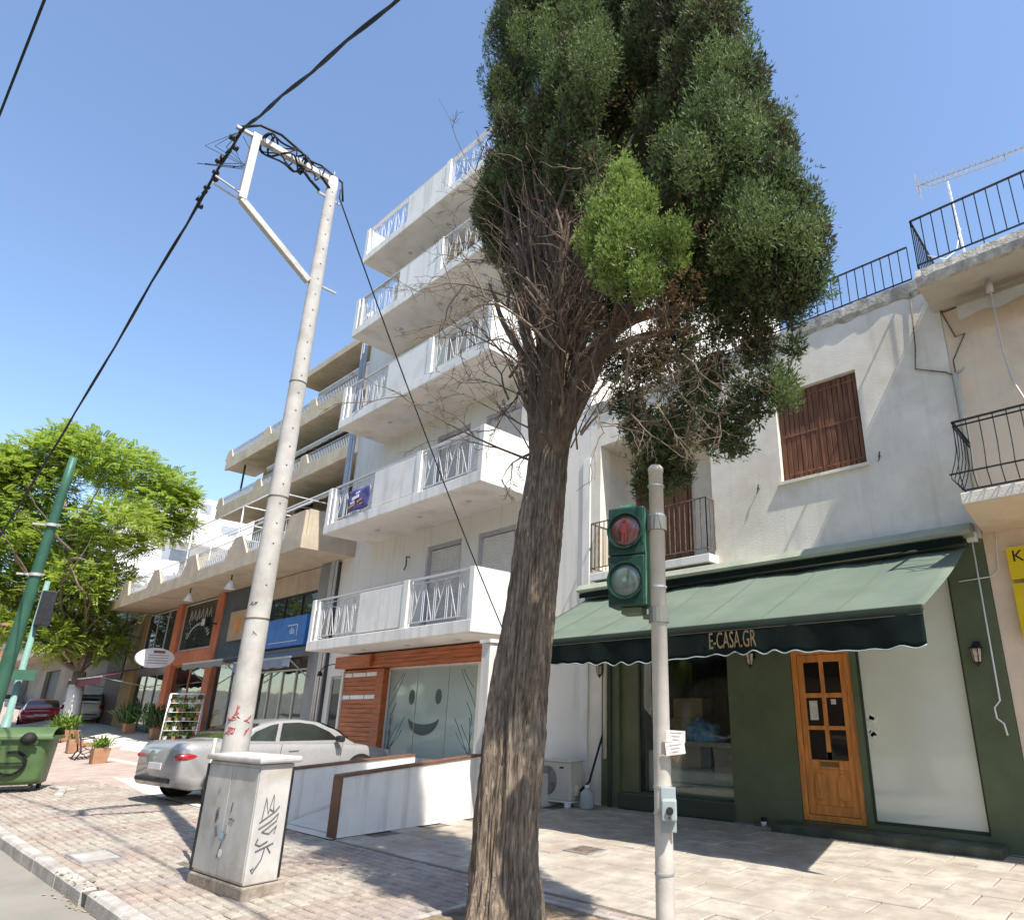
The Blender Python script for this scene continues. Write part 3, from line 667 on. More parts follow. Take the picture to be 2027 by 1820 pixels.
# antenna
an = thing('roof_antenna', 'thin long TV aerial on a mast above the right roof railing', 'antenna', (-1.2, 9.7, 7.3))
MB().tube([(-1.15, 9.7, 7.3), (-1.2, 9.7, 9.55)], .018, 6).build('mast', m_whitepaint, an)
A = Vector((-1.62, 9.7, 9.72)); B = Vector((.6, 9.7, 9.42)); el = MB(); el.bar(A, B, .02)
for i in range(30):
    p_ = A.lerp(B, i / 29); L = .12 + .05 * (i < 5); el.bar(p_ + Vector((0, -L, .02)), p_ + Vector((0, L, .02)), .009)
for s_ in (-1, 1): el.bar(A + Vector((0, -.18, .14 * s_)), A + Vector((0, .18, .14 * s_)), .009); el.bar(A + Vector((0, -.18, .07 * s_)), A + Vector((0, .18, .07 * s_)), .009); el.bar(A, A + Vector((0, 0, .16 * s_)), .012)
el.bar(A + Vector((.2, 0, -.12)), A.lerp(B, .55) + Vector((0, 0, -.1)), .012); el.bar(A.lerp(B, .55) + Vector((0, 0, -.1)), A.lerp(B, .55), .012); el.bar(A + Vector((.2, 0, -.12)), A + Vector((.05, 0, 0)), .01)
el.build('boom', m_alu, an)
MB().tube([(-1.15, 9.68, 8.6), (-1.25, 9.6, 8.2), (-1.4, 9.5, 8.05), (-1.6, 9.3, 8.1)], .008, 5).build('lead', m_whitepaint, an, smooth=True)

# ------------------------------------------------------------------ white apartment house
apt = thing('white_apartment_house', 'five storey white apartment house with jutting balconies and cedar clad shop', 'building', (-13, W, 0))
AW0, AW1 = -17.3, -8.385
zs = [2.97, 6.02, 9.10, 12.08, 14.73]
holes = []
doors = []
for k, z in enumerate(zs[:4]):
    fl = z + .24
    for xa, xb in ((-14.0, -12.55), (-11.95, -10.6)):
        if k == 0 or True: holes.append((xa, xb, fl, fl + 2.3)); doors.append((xa, xb, fl, fl + 2.3))
holes.append((-15.12, -11.62, .52, 2.52)); holes.append((-18.2, -17.4, .4, 2.4))
mb = MB(); wallgrid(mb, AW0, AW1, -.1, 14.97, holes, W, W + .3)
mb.box(AW0, W + .301, -.1, AW0 + .25, W + 10, 14.97); mb.box(AW1 - .25, W + .301, -.1, AW1, W + 10, 14.97); mb.box(AW0 + .25, W + 9.8, -.1, AW1 - .25, W + 10, 14.97)
mb.build('wall', m_white, apt)
MB().box(AW0 + .2, W + .3, 14.55, AW1 - .2, W + 9.8, 14.7).build('roof', m_conc, apt)
# projecting pilaster and side strip at the left, plinth strip at the right
mb = MB(); wallgrid(mb, -18.45, AW0 - .001, 0, 14.2, [(-18.2, -17.45, .45, 2.45)], W + .06, W + .3); mb.box(-18.45, W + .301, 0, -18.2, W + 10, 14.2)
mb.build('stair_strip', m_white, apt)
MB().box(-8.55, W - .03, 0, -8.36, W - .002, 6.5).build('joint_strip', m_whiteb, apt)
ed = frame(MB(), -18.19, -17.46, .46, 2.44, W + .08, W + .14, .06).build('entrance_door', m_alu, apt)
MB().box(-18.13, W + .1, .52, -17.52, W + .106, 2.38).build('pane', m_mirror, ed)
dp2 = MB()
for x in (-18.52, -18.68, -18.8): dp2.tube([(x, W - .05, .5), (x, W - .05, 14.5)], .045, 8)
dp2.build('downpipe', m_alu, apt, smooth=True)
m_roll = mat('roller_shutter_slats', (.60, .56, .52), .6, .06, 3)
m_reveal = mat('grey_door_frame', (.36, .35, .37), .6, .05, 3)
for xa, xb, za, zb in doors:
    fr = frame(MB(), xa, xb, za, zb, W + .05, W + .14, .1).build('door_frame', m_reveal, apt)
    s_ = MB(); n = int((zb - za - .2) / .055)
    for i in range(n):
        z = za + .1 + i * .055; s_.add([(xa + .1, W + .10, z), (xb - .1, W + .10, z), (xb - .1, W + .085, z + .03), (xa + .1, W + .085, z + .03), (xa + .1, W + .10, z + .052), (xb - .1, W + .10, z + .052)], [(0, 1, 2, 3), (3, 2, 5, 4)])
    s_.build('roller_shutter', m_roll, fr)
m_railw = mat('grey_white_rail_paint', (.55, .55, .55), .5, .06, 6)
BX0, BX1, BF = -16.75, -10.1, 7.75
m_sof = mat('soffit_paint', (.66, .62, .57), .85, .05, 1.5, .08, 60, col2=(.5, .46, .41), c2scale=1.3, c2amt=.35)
for k, z in enumerate(zs):
    slab = MB().box(BX0, BF, z, BX1, W - .002, z + .24).build('balcony', m_whiteb, apt, bevel=.012)
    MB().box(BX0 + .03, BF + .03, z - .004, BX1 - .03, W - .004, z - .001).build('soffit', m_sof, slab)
    t = z + .24; H = 1.04 if k < 4 else 1.0; y0, y1 = BF + .01, BF + .14
    def pp(nm, *bx): return MB().box(*bx).build(nm, m_whiteb, slab, bevel=.006)
    pp('corner_pillar', BX0 + .005, y0, t - .001, BX0 + .17, y1, t + H)
    if k < 4: pp('thin_post', BX0 + .3, y0 + .01, t, BX0 + .38, y1 - .02, t + H - .06)
    pp('solid_panel', -14.42, y0 + .02, t + .04, -12.58, y1 - .02, t + H - .06); pp('panel_pillar', -12.57, y0, t - .001, -12.38, y1, t + H)
    pp('side_wall', BX1 - .15, y0, t - .001, BX1 - .005, W - .01, t + H)
    if k == 4: pp('side_wall', BX0 + .005, y1 + .001, t - .001, BX0 + .12, W - .01, t + H)
    MB().box(BX0 + .17, y0 + .03, t + H - .035, BX1 - .15, y1 - .03, t + H).build('handrail', m_railw, slab)
    yy = (y0 + y1) / 2
    for xa, xb in ((BX0 + .4, -14.45), (-12.35, BX1 - .17)):
        rl = MB(); zb_, zt = t + .1, t + H - .12
        rl.bar((xa, yy, zb_), (xb, yy, zb_), .018); rl.bar((xa, yy, zt), (xb, yy, zt), .018)
        n = 5; ww = (xb - xa) / n
        for i in range(n):
            x = xa + i * ww
            rl.bar((x + .04, yy, zb_), (x + .04, yy, zt), .013); rl.bar((x + .10, yy, zb_), (x + .10, yy, zt), .013)
            if i % 2: rl.bar((x + .1, yy, zt), (x + ww, yy, zb_), .013); rl.bar((x + ww * .62, yy, zb_), (x + ww * .62, yy, (zb_ + zt) / 2), .012)
            else: rl.bar((x + .1, yy, zb_), (x + ww, yy, zt), .013); rl.bar((x + .1, yy, zt), (x + ww * .6, yy, (zb_ + zt) / 2), .013)
        rl.bar((xa, yy, t), (xa, yy, zt), .018); rl.bar((xb, yy, t), (xb, yy, zt), .018)
        rl.build('railing', m_railw, slab)
    rl2 = MB(); rail(rl2, (BX0 + .07, y1), (BX0 + .07, W - .01), t + .1, t + H - .1, .16, .009, .011); 
    if k < 4: rl2.build('side_railing', m_railw, slab)
    lt = MB()
    for x in (-15.2, -13.3, -11.4): lt.lathe([(.07, 0), (.05, -.02), (.01, -.022)], (x, 8.45, z - .005), 'z', 12)
    lt.build('ceiling_lamp', m_alu, slab)
# wall lamp by the door
wl = MB().tube([(-14.75, W, 5.35), (-14.75, W - .09, 5.36), (-14.72, W - .1, 5.12), (-14.8, W - .1, 5.0)], .02, 6).build('wall_lamp', m_rust, apt, smooth=True)
# penthouse strip seen under the top slab at the left
MB().box(-16.5, W + .5, 12.33, -16.3, W + .7, 14.7).build('column', m_whiteb, apt)
# banner on the second balcony
bn = thing('rental_banner', 'purple banner with white and orange print tied to a white balcony railing', 'banner', (-15, BF - .02, 6.4))
rows = [[(-15.55 + 1.05 * i / 12, BF - .012 + .012 * math.sin(i * .9 + j), 6.36 + .58 * j / 8 + .015 * math.sin(i * .5)) for i in range(13)] for j in range(9)]
o = MB().grid(rows).build('sheet', mat('purple_vinyl', (.085, .07, .22), .5, .12, 5), bn, smooth=True, recalc=False)
md = o.modifiers.new('thick', 'SOLIDIFY'); md.thickness = .003
pr = MB(); 
for a in ((-15.15, 6.72, .34, .09), (-15.05, 6.83, .2, .05), (-15.28, 6.6, .2, .05)): pr.obox((a[0], BF - .032, a[1]), (a[2], .003, a[3]), Matrix.Rotation(-.12, 3, 'Y'))
pr.build('white_print', m_whitepaint, bn)
pr = MB()
for a in ((-15.3, 6.52, .3, .05), (-14.95, 6.6, .22, .06), (-14.85, 6.5, .12, .05)): pr.obox((a[0], BF - .032, a[1]), (a[2], .003, a[3]), Matrix.Rotation(-.2, 3, 'Y'))
pr.build('orange_print', mat('orange_print', (.7, .28, .08), .6), bn)
# cedar clad shop front
fas = thing('cedar_shop_front', 'reddish cedar slat cladding framing the smiling shop window', 'cladding', (-14, W - .1, .5))
MB().box(-17.25, W - .07, 2.56, -11.1, W - .003, 2.93).build('fascia_backing', m_slatwood, fas)
for i in range(4):
    z = 2.575 + i * .088; MB().box(-15.5, W - .26, z, -11.1, W - .072, z + .082).build('slat', m_slatwood, fas, bevel=.006)
MB().box(-17.25, W - .36, 2.60, -15.52, W - .072, 2.90).build('box_fascia', m_slatwood, fas, bevel=.006)
i = 0; z = .48
while z < 2.55:
    if i in (12, 17): 
        for xa, xb in ((-17.2, -16.85), (-16.8, -16.15), (-16.1, -15.5)): MB().box(xa, W - .06, z, xb, W - .003, z + .102).build('white_light_slot', m_whitepaint, fas)
    else: MB().box(-17.2, W - .07, z, -15.48, W - .003, z + .104).build('slat', m_slatwood, fas, bevel=.007)
    z += .112; i += 1
MB().box(-15.46, W - .16, .45, -15.13, W - .003, 2.555).build('side_post', m_slatwood, fas, bevel=.006)
MB().box(-17.32, W - .1, .45, -17.22, W - .003, 2.56).build('edge_post', m_whiteb, fas)
sl1 = thing('gooseneck_lamp', 'black gooseneck spot lamp curving out beside the cedar fascia', 'lamp', (-17.6, W, 2.5))
MB().tube([(-17.3, W - .05, 2.72), (-17.5, W - .3, 2.74), (-17.7, W - .45, 2.66), (-17.75, W - .5, 2.55)], .014, 6).build('arm', m_iron, sl1, smooth=True)
MB().lathe([(.02, .06), (.05, .03), (.075, -.07), (.05, -.07)], (-17.75, W - .5, 2.5), 'z', 14).build('shade', m_iron, sl1, smooth=True)
sw = thing('smile_window', 'pale green curtained shop window with dark smiling face decal', 'window', (-13.3, W + .05, .5))
m_cur = mat('pale_curtain_film', (.56, .66, .62), .5, .15, 2.2, .1, 10, stretch=(7, 1, .6), col2=(.5, .57, .53), c2scale=1.3, c2amt=.6)
rows = []
for j in range(2):
    rows.append([(x, W + .16 + .02 * math.sin(x * 22) + .012 * math.sin(x * 51), .54 + j * 1.8) for x in np.linspace(-15.1, -11.64, 150)])
MB().grid(rows).build('curtain', m_cur, sw, smooth=True, recalc=False)
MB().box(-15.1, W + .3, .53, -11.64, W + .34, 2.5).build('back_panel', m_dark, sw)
for xa, xb in ((-15.09, -13.955), (-13.925, -12.725), (-12.695, -11.65)): MB().box(xa, W + .05, .55, xb, W + .058, 2.49).build('pane', glass('film_glass', (.88, .94, .91), .55, .05, (.60, .70, .655)), sw)
fr = frame(MB(), -15.12, -11.62, .52, 2.52, W + .03, W + .09, .03); fr.box(-13.95, W + .04, .55, -13.93, W + .07, 2.49); fr.box(-12.72, W + .04, .55, -12.7, W + .07, 2.49)
fr.build('frame', m_alu, sw)
m_dec = mat('grey_decal', (.06, .085, .08), .5, .1, 4)
for ex in (-14.12, -13.05): MB().prism([(ex + .12 * math.cos(2 * math.pi * k / 24), 1.85 + .17 * math.sin(2 * math.pi * k / 24)) for k in range(24)], W + .044, W + .047).build('eye_decal', m_dec, sw)
sm_ = []
for k in range(25):
    a = math.pi * (1.08 + .84 * k / 24); sm_.append((-13.58 + .62 * math.cos(a), 1.42 + .42 * math.sin(a)))
for k in range(25):
    a = math.pi * (1.92 - .84 * k / 24); sm_.append((-13.58 + .62 * math.cos(a), 1.42 + .18 * math.sin(a) ))
MB().prism(sm_, W + .044, W + .047).build('mouth_decal', m_dec, sw)
tw = MB()
for sx, x0 in ((1, -15.0), (-1, -11.75)):
    for k in range(9):
        z0_ = .62 + .2 * k if k % 2 else .6; pts = []
        for j in range(9): t = j / 8; pts.append((x0 + sx * (.1 * k * t * .9 + .06 * math.sin(3 * t + k)) , W + .047, z0_ + t * (.5 + .15 * (k % 3))))
        tw.tube([p_ for p_ in pts if .56 < p_[2] < 2.45], .006, 4)
tw.build('branch_decal', m_dec, sw)
MB().box(-14.6, W + .1, 2.36, -12.2, W + .14, 2.47).build('air_curtain', m_iron, sw)
# raised landing, ramp and low walls
land = thing('shop_landing', 'raised concrete landing and ramp leading to the smiling shop window', 'ramp', (-10, 8, 0))
mb = MB(); mb.add([(-10.3, 4.85, .006), (-8.86, 4.85, .006), (-8.86, 7.1, .50), (-10.3, 7.1, .50), (-10.3, 7.1, 0), (-8.86, 7.1, 0)], [(0, 1, 2, 3), (3, 2, 5, 4), (0, 3, 4), (1, 5, 2)])
mb.build('ramp', m_conc, land); MB().box(-12.6, 7.101, 0, -8.72, W - .005, .505).build('landing', m_conc, land, bevel=.01)
m_cap = mat('brown_cap', (.17, .085, .05), .6, .15, 4)
def lowwall(x, y0, y1, z0, z1, lab):
    t = thing('ramp_wall', lab, 'wall', (x, y0, 0))
    v_ = [(x - .08, y0, 0), (x + .08, y0, 0), (x + .08, y1, 0), (x - .08, y1, 0), (x - .08, y0, z0), (x + .08, y0, z0), (x + .08, y1, z1), (x - .08, y1, z1)]
    MB().add(v_, [(0, 3, 2, 1), (4, 5, 6, 7), (0, 1, 5, 4), (1, 2, 6, 5), (2, 3, 7, 6), (3, 0, 4, 7)]).build('wall', m_whiteb, t)
    MB().bar((x, y0 - .035, z0 + .018), (x, y1, z1 + .018), .19, .032).build('cap', m_cap, t)
    MB().box(x - .095, y0 - .04, 0, x + .095, y0 - .002, z0 + .002).build('end_cap', m_cap, t)
lowwall(-8.72, 4.74, 7.02, .71, .86, 'low white ramp wall with brown edging in front of the landing')
lowwall(-10.42, 4.82, 6.95, .70, .80, 'low white ramp wall with brown edging beside the parked silver car')
col_ = thing('white_column', 'plain white square column at the upper end of the ramp wall', 'column', (-8.75, 7.2, 0))
MB().box(-8.84, 7.05, 0, -8.62, 7.3, 2.62).build('shaft', m_white, col_, bevel=.01); MB().box(-8.87, 7.02, 2.621, -8.59, 7.33, 2.68).build('cap', m_whiteb, col_)
rub = MB()
for k in range(7): rub.obox((-8.45 + random.uniform(-.08, .08), 7.0 + random.uniform(-.15, .05), .035 + random.uniform(0, .03)), (.1, .08, .07), Matrix.Rotation(random.random() * 6, 3, 'Z') @ Matrix.Rotation(random.random(), 3, 'X'))
tag(rub.build('rubble_bag', m_old, bevel=.012), 'small heap of rubble at the foot of the white column', 'rubble')
# ------------------------------------------------------------------ beige block: shops, deep terrace, set back upper floors
blk = thing('beige_block', 'beige concrete block of shops with set back balconied flats left of the white apartments', 'building', (-27, W, .5))
G0 = .5
m_ochre = mat('ochre_pier', (.36, .25, .11), .85, .12, 2, .1, 50); m_salm = mat('salmon_paint', (.52, .17, .085), .75, .1, 2, .08, 50)
m_brown = mat('dark_brown_board', (.10, .065, .045), .7, .25, 3, stretch=(6, 1, .6)); m_teal = mat('grey_blue_panel', (.085, .105, .12), .6, .1, 2)
m_shopdark = mat('dim_shop_back', (.06, .058, .046), .9, .6, 1.6, col2=(.17, .16, .12), c2scale=2.2, c2amt=.35)
PB = W + .25
mb = MB(); mb.box(-38.2, PB + 1.2, 0, -18.6, PB + 1.3, 5.8); mb.build('rear_wall', m_shopdark, blk)
MB().box(-38.2, PB + .0, 3.0, -18.6, PB + 1.2, 3.15).build('mezzanine_slab', m_dark, blk)
def pier(xa, xb, m, y0=W - .04, z0=0.0, z1=5.8): return MB().box(xa, y0, z0, xb, PB + .3, z1).build('pier', m, blk, bevel=.01)
pier(-38.1, -36.3, m_ochre); pier(-32.2, -31.55, m_salm); pier(-27.7, -27.05, m_salm); pier(-19.55, -18.75, m_grey); pier(-23.75, -23.2, m_grey)
MB().box(-31.549, W + .02, 3.28, -27.701, PB, 3.82).build('spandrel', m_salm, blk, bevel=.01)
MB().box(-36.299, W + .05, 3.05, -32.201, PB, 3.3).build('spandrel', m_grey, blk)
MB().box(-27.049, W + .03, 3.2, -23.751, PB, 5.79).build('fascia_panel', m_teal, blk)
MB().box(-23.199, W + .05, 3.1, -19.551, PB, 3.4).build('spandrel', m_grey, blk)
MB().box(-23.199, W + .05, 5.1, -19.551, PB, 5.79).build('lintel', m_beige, blk)
m_mull = mat('pale_mullion', (.5, .48, .44), .5, .08)
def bay(xa, xb, za, zb, n, mm=m_mull, g=m_mirror, y=W + .12, t=.05):
    f_ = MB(); frame(f_, xa, xb, za, zb, y - .03, y + .04, t)
    for k in range(1, n): x = xa + (xb - xa) * k / n; f_.box(x - t / 2, y - .03, za + t, x + t / 2, y + .04, zb - t)
    o = f_.build('window', mm, blk)
    for k in range(n):
        x0_ = xa + (xb - xa) * k / n + t / 2; x1_ = xa + (xb - xa) * (k + 1) / n - t / 2
        MB().box(x0_ + .002, y, za + t, x1_ - .002, y + .006, zb - t).build('pane', g, o)
    return o
bay(-36.28, -32.22, 3.32, 5.75, 3); bay(-31.53, -27.72, 3.84, 5.75, 1); bay(-23.18, -19.57, 3.42, 5.08, 3, m_iron)
bay(-36.28, -32.22, G0, 3.03, 3, m_grey, m_clear); bay(-31.53, -27.72, G0, 3.26, 2, m_salm, m_clear); bay(-27.03, -23.77, G0, 3.18, 2, m_grey, m_clear); bay(-23.18, -19.57, G0 - .1, 2.75, 4, m_mull, m_clear)
MB().box(-23.18, W + .06, 2.78, -19.57, PB, 3.08).build('transom_panel', m_shopdark, blk)
# dark slatted sign board at the far corner
for k in range(9): MB().box(-41.0 + k * .31, W - .05, 3.0, -40.76 + k * .31, W + .05, 5.6).build('board', m_brown, blk)
MB().box(-41.2, W + .051, .4, -38.11, PB + .2, 5.75).build('corner_bay', m_brown, blk)
# sign art on the mezzanine window (white arched lettering, unreadable in the photograph)
ap = MB()
for k in range(14):
    a = math.pi * (.15 + .7 * k / 13); ap.tube([(-29.65 + 1.25 * math.cos(a) - .05, W + .11, 3.95 + .85 * math.sin(a)), (-29.65 + 1.25 * math.cos(a) + .1, W + .11, 4.05 + .85 * math.sin(a))], .02, 4)
for k in range(6): ap.tube([(-30.9 + .42 * k, W + .11, 5.0 + .1 * (k % 2)), (-30.75 + .42 * k, W + .11, 5.45), (-30.6 + .42 * k, W + .11, 5.05)], .016, 4)
ap.build('window_decal', m_mull, blk)
# terrace slab with its deep soffit, piers and white railing
TF = 7.75; TX0, TX1 = -36.4, -17.75
MB().box(TX0, TF + .02, 5.82, TX1, W + 5, 6.0).build('terrace_slab', m_beige, blk)
par = MB(); par.box(TX0, TF - .1, 5.81, TX1, TF + .019, 6.22)
par.box(TX1 - .12, TF + .02, 5.815, TX1 + .002, W + .6, 6.95)
for xc, wt, wb in ((-34.4, .25, .6), (-30.45, .28, .9), (-26.5, .28, .9), (-22.4, .28, .9), (-18.25, .5, .7)):
    par.prism([(xc - wb, 6.22), (xc + min(wb, TX1 - xc), 6.22), (xc + min(wt, TX1 - xc), 6.9), (xc - wt, 6.9)], TF - .09, TF + .01)
par.build('terrace_parapet', m_beige, blk)
tr = MB(); xs_ = [-36.3, -34.4, -30.45, -26.5, -22.4, -18.3]
for a, b in zip(xs_[:-1], xs_[1:]): rail(tr, (a + .45, TF - .03), (b - .45, TF - .03), 6.3, 6.88, .16, .007, .012)
tr.build('terrace_railing', m_railw, blk)
for a, b in zip(xs_[1:-1], xs_[2:]):
    n = 12; scr = MB()
    for k in range(n):
        x0_ = a + .85 + (b - a - 1.7) * k / n; x1_ = a + .85 + (b - a - 1.7) * (k + 1) / n - .02; h_ = .14 + .1 * abs(math.sin(k * 1.7)) + .05 * (k % 3)
        scr.box(x0_, TF + .012, 6.24, x1_, TF + .03, 6.24 + h_)
    scr.build('white_screen', m_whitepaint, blk)
tb = MB().box(-17.62, TF - .05, 5.84, -17.745, TF + .6, 6.9)
# set back floors
UX0, UX1, UF, UW = -39.6, -16.5, 12.25, 13.8
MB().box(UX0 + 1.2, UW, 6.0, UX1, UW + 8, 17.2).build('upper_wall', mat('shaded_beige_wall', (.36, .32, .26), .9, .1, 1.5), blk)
for z, lab in ((8.85, 0), (11.8, 1), (14.72, 1)):
    xl = UX0 if lab else UX0 + 1.5; yf = UF if lab else UF + .5
    s_ = MB().box(xl, yf, z, UX1, UW - .001, z + .16).build('balcony', m_beige, blk)
    MB().box(xl, yf - .12, z - .05, UX1, yf - .001, z + .58).build('parapet', m_beige, s_)
    k = 0
    for xc in np.arange(xl + .3, UX1, 5.0):
        MB().prism([(xc - .55, z + .58), (xc + .55, z + .58), (xc + .25, z + 1.12), (xc - .25, z + 1.12)], yf - .11, yf - .01).build('parapet_pier', m_beige, s_)
    r_ = MB(); rail(r_, (xl + .05, yf - .05), (UX1, yf - .05), z + .62, z + 1.1, .15, .007, .012); r_.build('railing', m_railw, s_)
    g_ = MB().box(xl + .1, yf - .03, z + .62, UX1, yf - .022, z + 1.05).build('wind_glass', glass('smoked_balcony_glass', (.6, .66, .7), .35, .03, (.2, .23, .25)), s_)
MB().box(-31.2, UF - .2, 17.3, UX1, UW + 8, 17.62).build('roof_slab', m_beige, blk)
MB().box(-30.6, UW - .4, 15.0, UX1, UW - .01, 17.29).build('penthouse_wall', mat('penthouse_brown', (.16, .12, .085), .85, .2, 2), blk)
for z in (6.0, 9.0, 11.97, 14.9):
    for x in np.arange(UX0 + 3, UX1 - 2, 3.4): MB().box(x, UW - .03, z + .05, x + 1.9, UW - .002, z + 2.35).build('balcony_window', mat('dark_window_void', (.03, .032, .032), .2, .2, 2), blk)
MB().tube([(-37.9, UF + .35, 11.97), (-37.9, UF + .35, 14.7)], .05, 8).build('corner_post', m_iron, blk)
# awnings of the flats: rolled or half open canvas with arms
m_cream2 = mat('grey_cream_canvas', (.50, .48, .43), .9, .08, 2, translucent=.15)
def flat_awning(xa, xb, y0, z0, y1, z1, lab, m=m_cream2, vh=.22):
    t = thing('balcony_awning', lab, 'awning', ((xa + xb) / 2, y0, z0), group='canvas awnings on the beige block')
    rows = []
    for i in range(31):
        x = xa + (xb - xa) * i / 30
        rows.append([(x, y0 + (y1 - y0) * k / 6, z0 + (z1 - z0) * k / 6 - .06 * math.sin(math.pi * k / 6) - .03 * math.sin(x * 2.2)) for k in range(7)] + [(x, y1, z1 - vh * .5 - .03 * math.sin(x * 2.2)), (x, y1 + .01, z1 - vh - .03 * math.sin(x * 9))])
    o = MB().grid(rows).build('canvas', m, t, smooth=True, recalc=False); md = o.modifiers.new('thick', 'SOLIDIFY'); md.thickness = .006
    a = MB()
    for x in (xa + .2, (xa + xb) / 2, xb - .2): a.bar((x, y0, z0 - 1.0), (x, y1 + .02, z1 - .03), .035)
    a.bar((xa, y1, z1), (xb, y1, z1), .05); a.build('arm', m_whitepaint, t)
flat_awning(-34.0, -25.0, UW, 14.5, UF + .1, 13.5, 'pale canvas awning half drawn under the top beige balcony')
flat_awning(-33.0, -25.5, UW, 11.6, UF - .2, 10.4, 'pale canvas awning drawn below the middle beige balcony')
flat_awning(-37.5, -30.5, UW, 8.7, UF - 1.2, 7.7, 'pale canvas awning over the deep beige terrace')
flat_awning(-29.5, -22.5, UW, 17.2, UF + .2, 16.35, 'pale canvas awning frame folded under the beige roof slab')
# white pergola pipes on the terrace
pg = thing('pergola_frame', 'thin white pipe pergola frame standing on the beige terrace', 'pergola', (-25, 8.5, 6.0)); b_ = MB()
for x in (-29, -26.5, -24, -21.5):
    for y in (8.2, 10.8): b_.tube([(x, y, 6.0), (x, y, 8.4)], .025, 6)
    b_.tube([(x, 8.2, 8.4), (x, 10.8, 8.4)], .025, 6)
for y in (8.2, 9.5, 10.8): b_.tube([(-29, y, 8.4), (-21.5, y, 8.4)], .025, 6)
b_.tube([(-29, 8.2, 7.6), (-21.5, 8.2, 7.6)], .02, 6); b_.tube([(-26.5, 8.2, 8.4), (-24, 8.2, 7.6)], .018, 6)
b_.build('frame', m_whitepaint, pg, smooth=True)
ht = MB().box(-34.6, 9.6, 6.0, -31.8, 11.5, 8.3)
hut = thing('roof_hut', 'small tan slatted hut on the beige terrace behind the railing', 'hut', (-31, 9, 6.0))
for k in range(13): MB().box(-31.2, 8.6, 6.02 + .115 * k, -28.9, 8.68, 6.12 + .115 * k).build('slat', mat('tan_boards', (.34, .29, .22), .9, .15, 3), hut)
MB().box(-31.15, 8.69, 6.0, -28.95, 9.9, 7.5).build('body', mat('tan_boards', (.34, .29, .22)), hut)
# spotlights under the terrace
for px, py, lab in ((378, 1165, 'small white spotlight hanging under the beige terrace nearer the oval sign'), (460, 1137, 'small white bell spotlight hanging under the beige terrace by the concrete pole')):
    p_ = aY(px, py, 8.0); t = thing('spotlight', lab, 'spotlight', (p_.x, p_.y, 5.81), group='spotlights under the terrace')
    MB().tube([(p_.x, p_.y, 5.815), (p_.x, p_.y, 5.6)], .02, 6).build('stem', m_iron, t)
    MB().lathe([(.05, .08), (.07, .0), (.17, -.2), (.14, -.2)], (p_.x, p_.y, 5.55), 'z', 14).build('shade', m_whitepaint, t, smooth=True)
# signs and small shop awnings of the block
bs = thing('shop_sign', 'blue shop sign with a small white box logo and coloured figure', 'sign', (-21.2, W - .2, 3.4))
MB().box(-23.15, W - .16, 3.42, -19.75, W + .04, 4.32).build('panel', mat('blue_sign_face', (.035, .17, .50), .4, .1, 2), bs, bevel=.01)
MB().box(-23.14, W - .168, 3.5, -22.35, W - .1605, 4.3).build('pale_field', mat('light_blue_print', (.16, .42, .62), .4), bs)
lg = MB(); lg.prism([(-22.95, 4.15), (-22.72, 3.8), (-22.5, 4.18), (-22.66, 3.74), (-22.78, 3.74)], W - .174, W - .169); lg.build('figure_print', mat('dark_teal_print', (.04, .16, .17), .5), bs)
MB().prism([(-22.92, 3.56), (-22.72, 3.78), (-22.55, 3.56)], W - .174, W - .169).build('red_print', mat('red_print', (.55, .04, .06), .5), bs)
text('dia', .3, m_whitepaint, 'lettering', bs, wallM(-20.62, W - .162, 3.88), .95, .001)
wb = MB(); 
for a in ((-20.95, 4.04, -20.3, 4.065), (-20.3, 3.72, -20.275, 4.065), (-22.2, 3.56, -20.2, 3.58)): wb.box(a[0], W - .165, a[1], a[2], W - .1605, a[3])
wb.build('white_line_print', m_whitepaint, bs)
orange = thing('shop_sign', 'small tan square sign with orange emblem on the grey blue panel', 'sign', (-25.3, W - .1, 4.2))
MB().box(-26.0, W - .08, 3.9, -24.6, W + .028, 4.95).build('panel', mat('tan_sign_face', (.5, .33, .2), .6), orange, bevel=.006)
MB().lathe([(.28, 0), (.28, .005)], (-25.2, W - .087, 4.45), 'y', 18).build('emblem', mat('orange_print', (.6, .24, .06)), orange)
bb = thing('bracket_sign', 'small black square lamp box on the salmon pier of the beige block', 'sign', (-27.4, W - .3, 4.4))
MB().box(-27.55, W - .5, 4.5, -27.15, W - .3, 4.85).build('box', m_iron, bb, bevel=.01); MB().box(-27.5, W - .51, 4.55, -27.2, W - .501, 4.8).build('face', m_mull, bb); MB().bar((-27.35, W - .3, 4.65), (-27.35, W, 4.65), .05).build('bracket', m_iron, bb)
ov = thing('oval_sign', 'white oval hanging sign with small brown print before the beige shops', 'sign', (-30.7, 8.3, 3.4))
op = aY(*((300 + 605 * .4397) / 1.847, (2000 + 918 * .4397) / 1.847), 8.3)
MB().prism([(8.3 + .66 * math.cos(2 * math.pi * k / 32), op.z + .38 * math.sin(2 * math.pi * k / 32)) for k in range(32)], op.x - .07, op.x + .07, 'x').build('panel', m_whitepaint, ov, bevel=.01)
pr = MB(); pr.box(op.x + .072, 8.2, op.z + .18, op.x + .077, 8.6, op.z + .28)
for k in range(4): pr.box(op.x + .072, 8.05, op.z + .09 - .1 * k, op.x + .077, 8.75, op.z + .11 - .1 * k)
pr.build('print', mat('brown_print', (.2, .12, .07), .6), ov); MB().bar((op.x, 8.9, op.z + .1), (op.x, W, op.z + .1), .05).build('bracket', m_alu, ov)
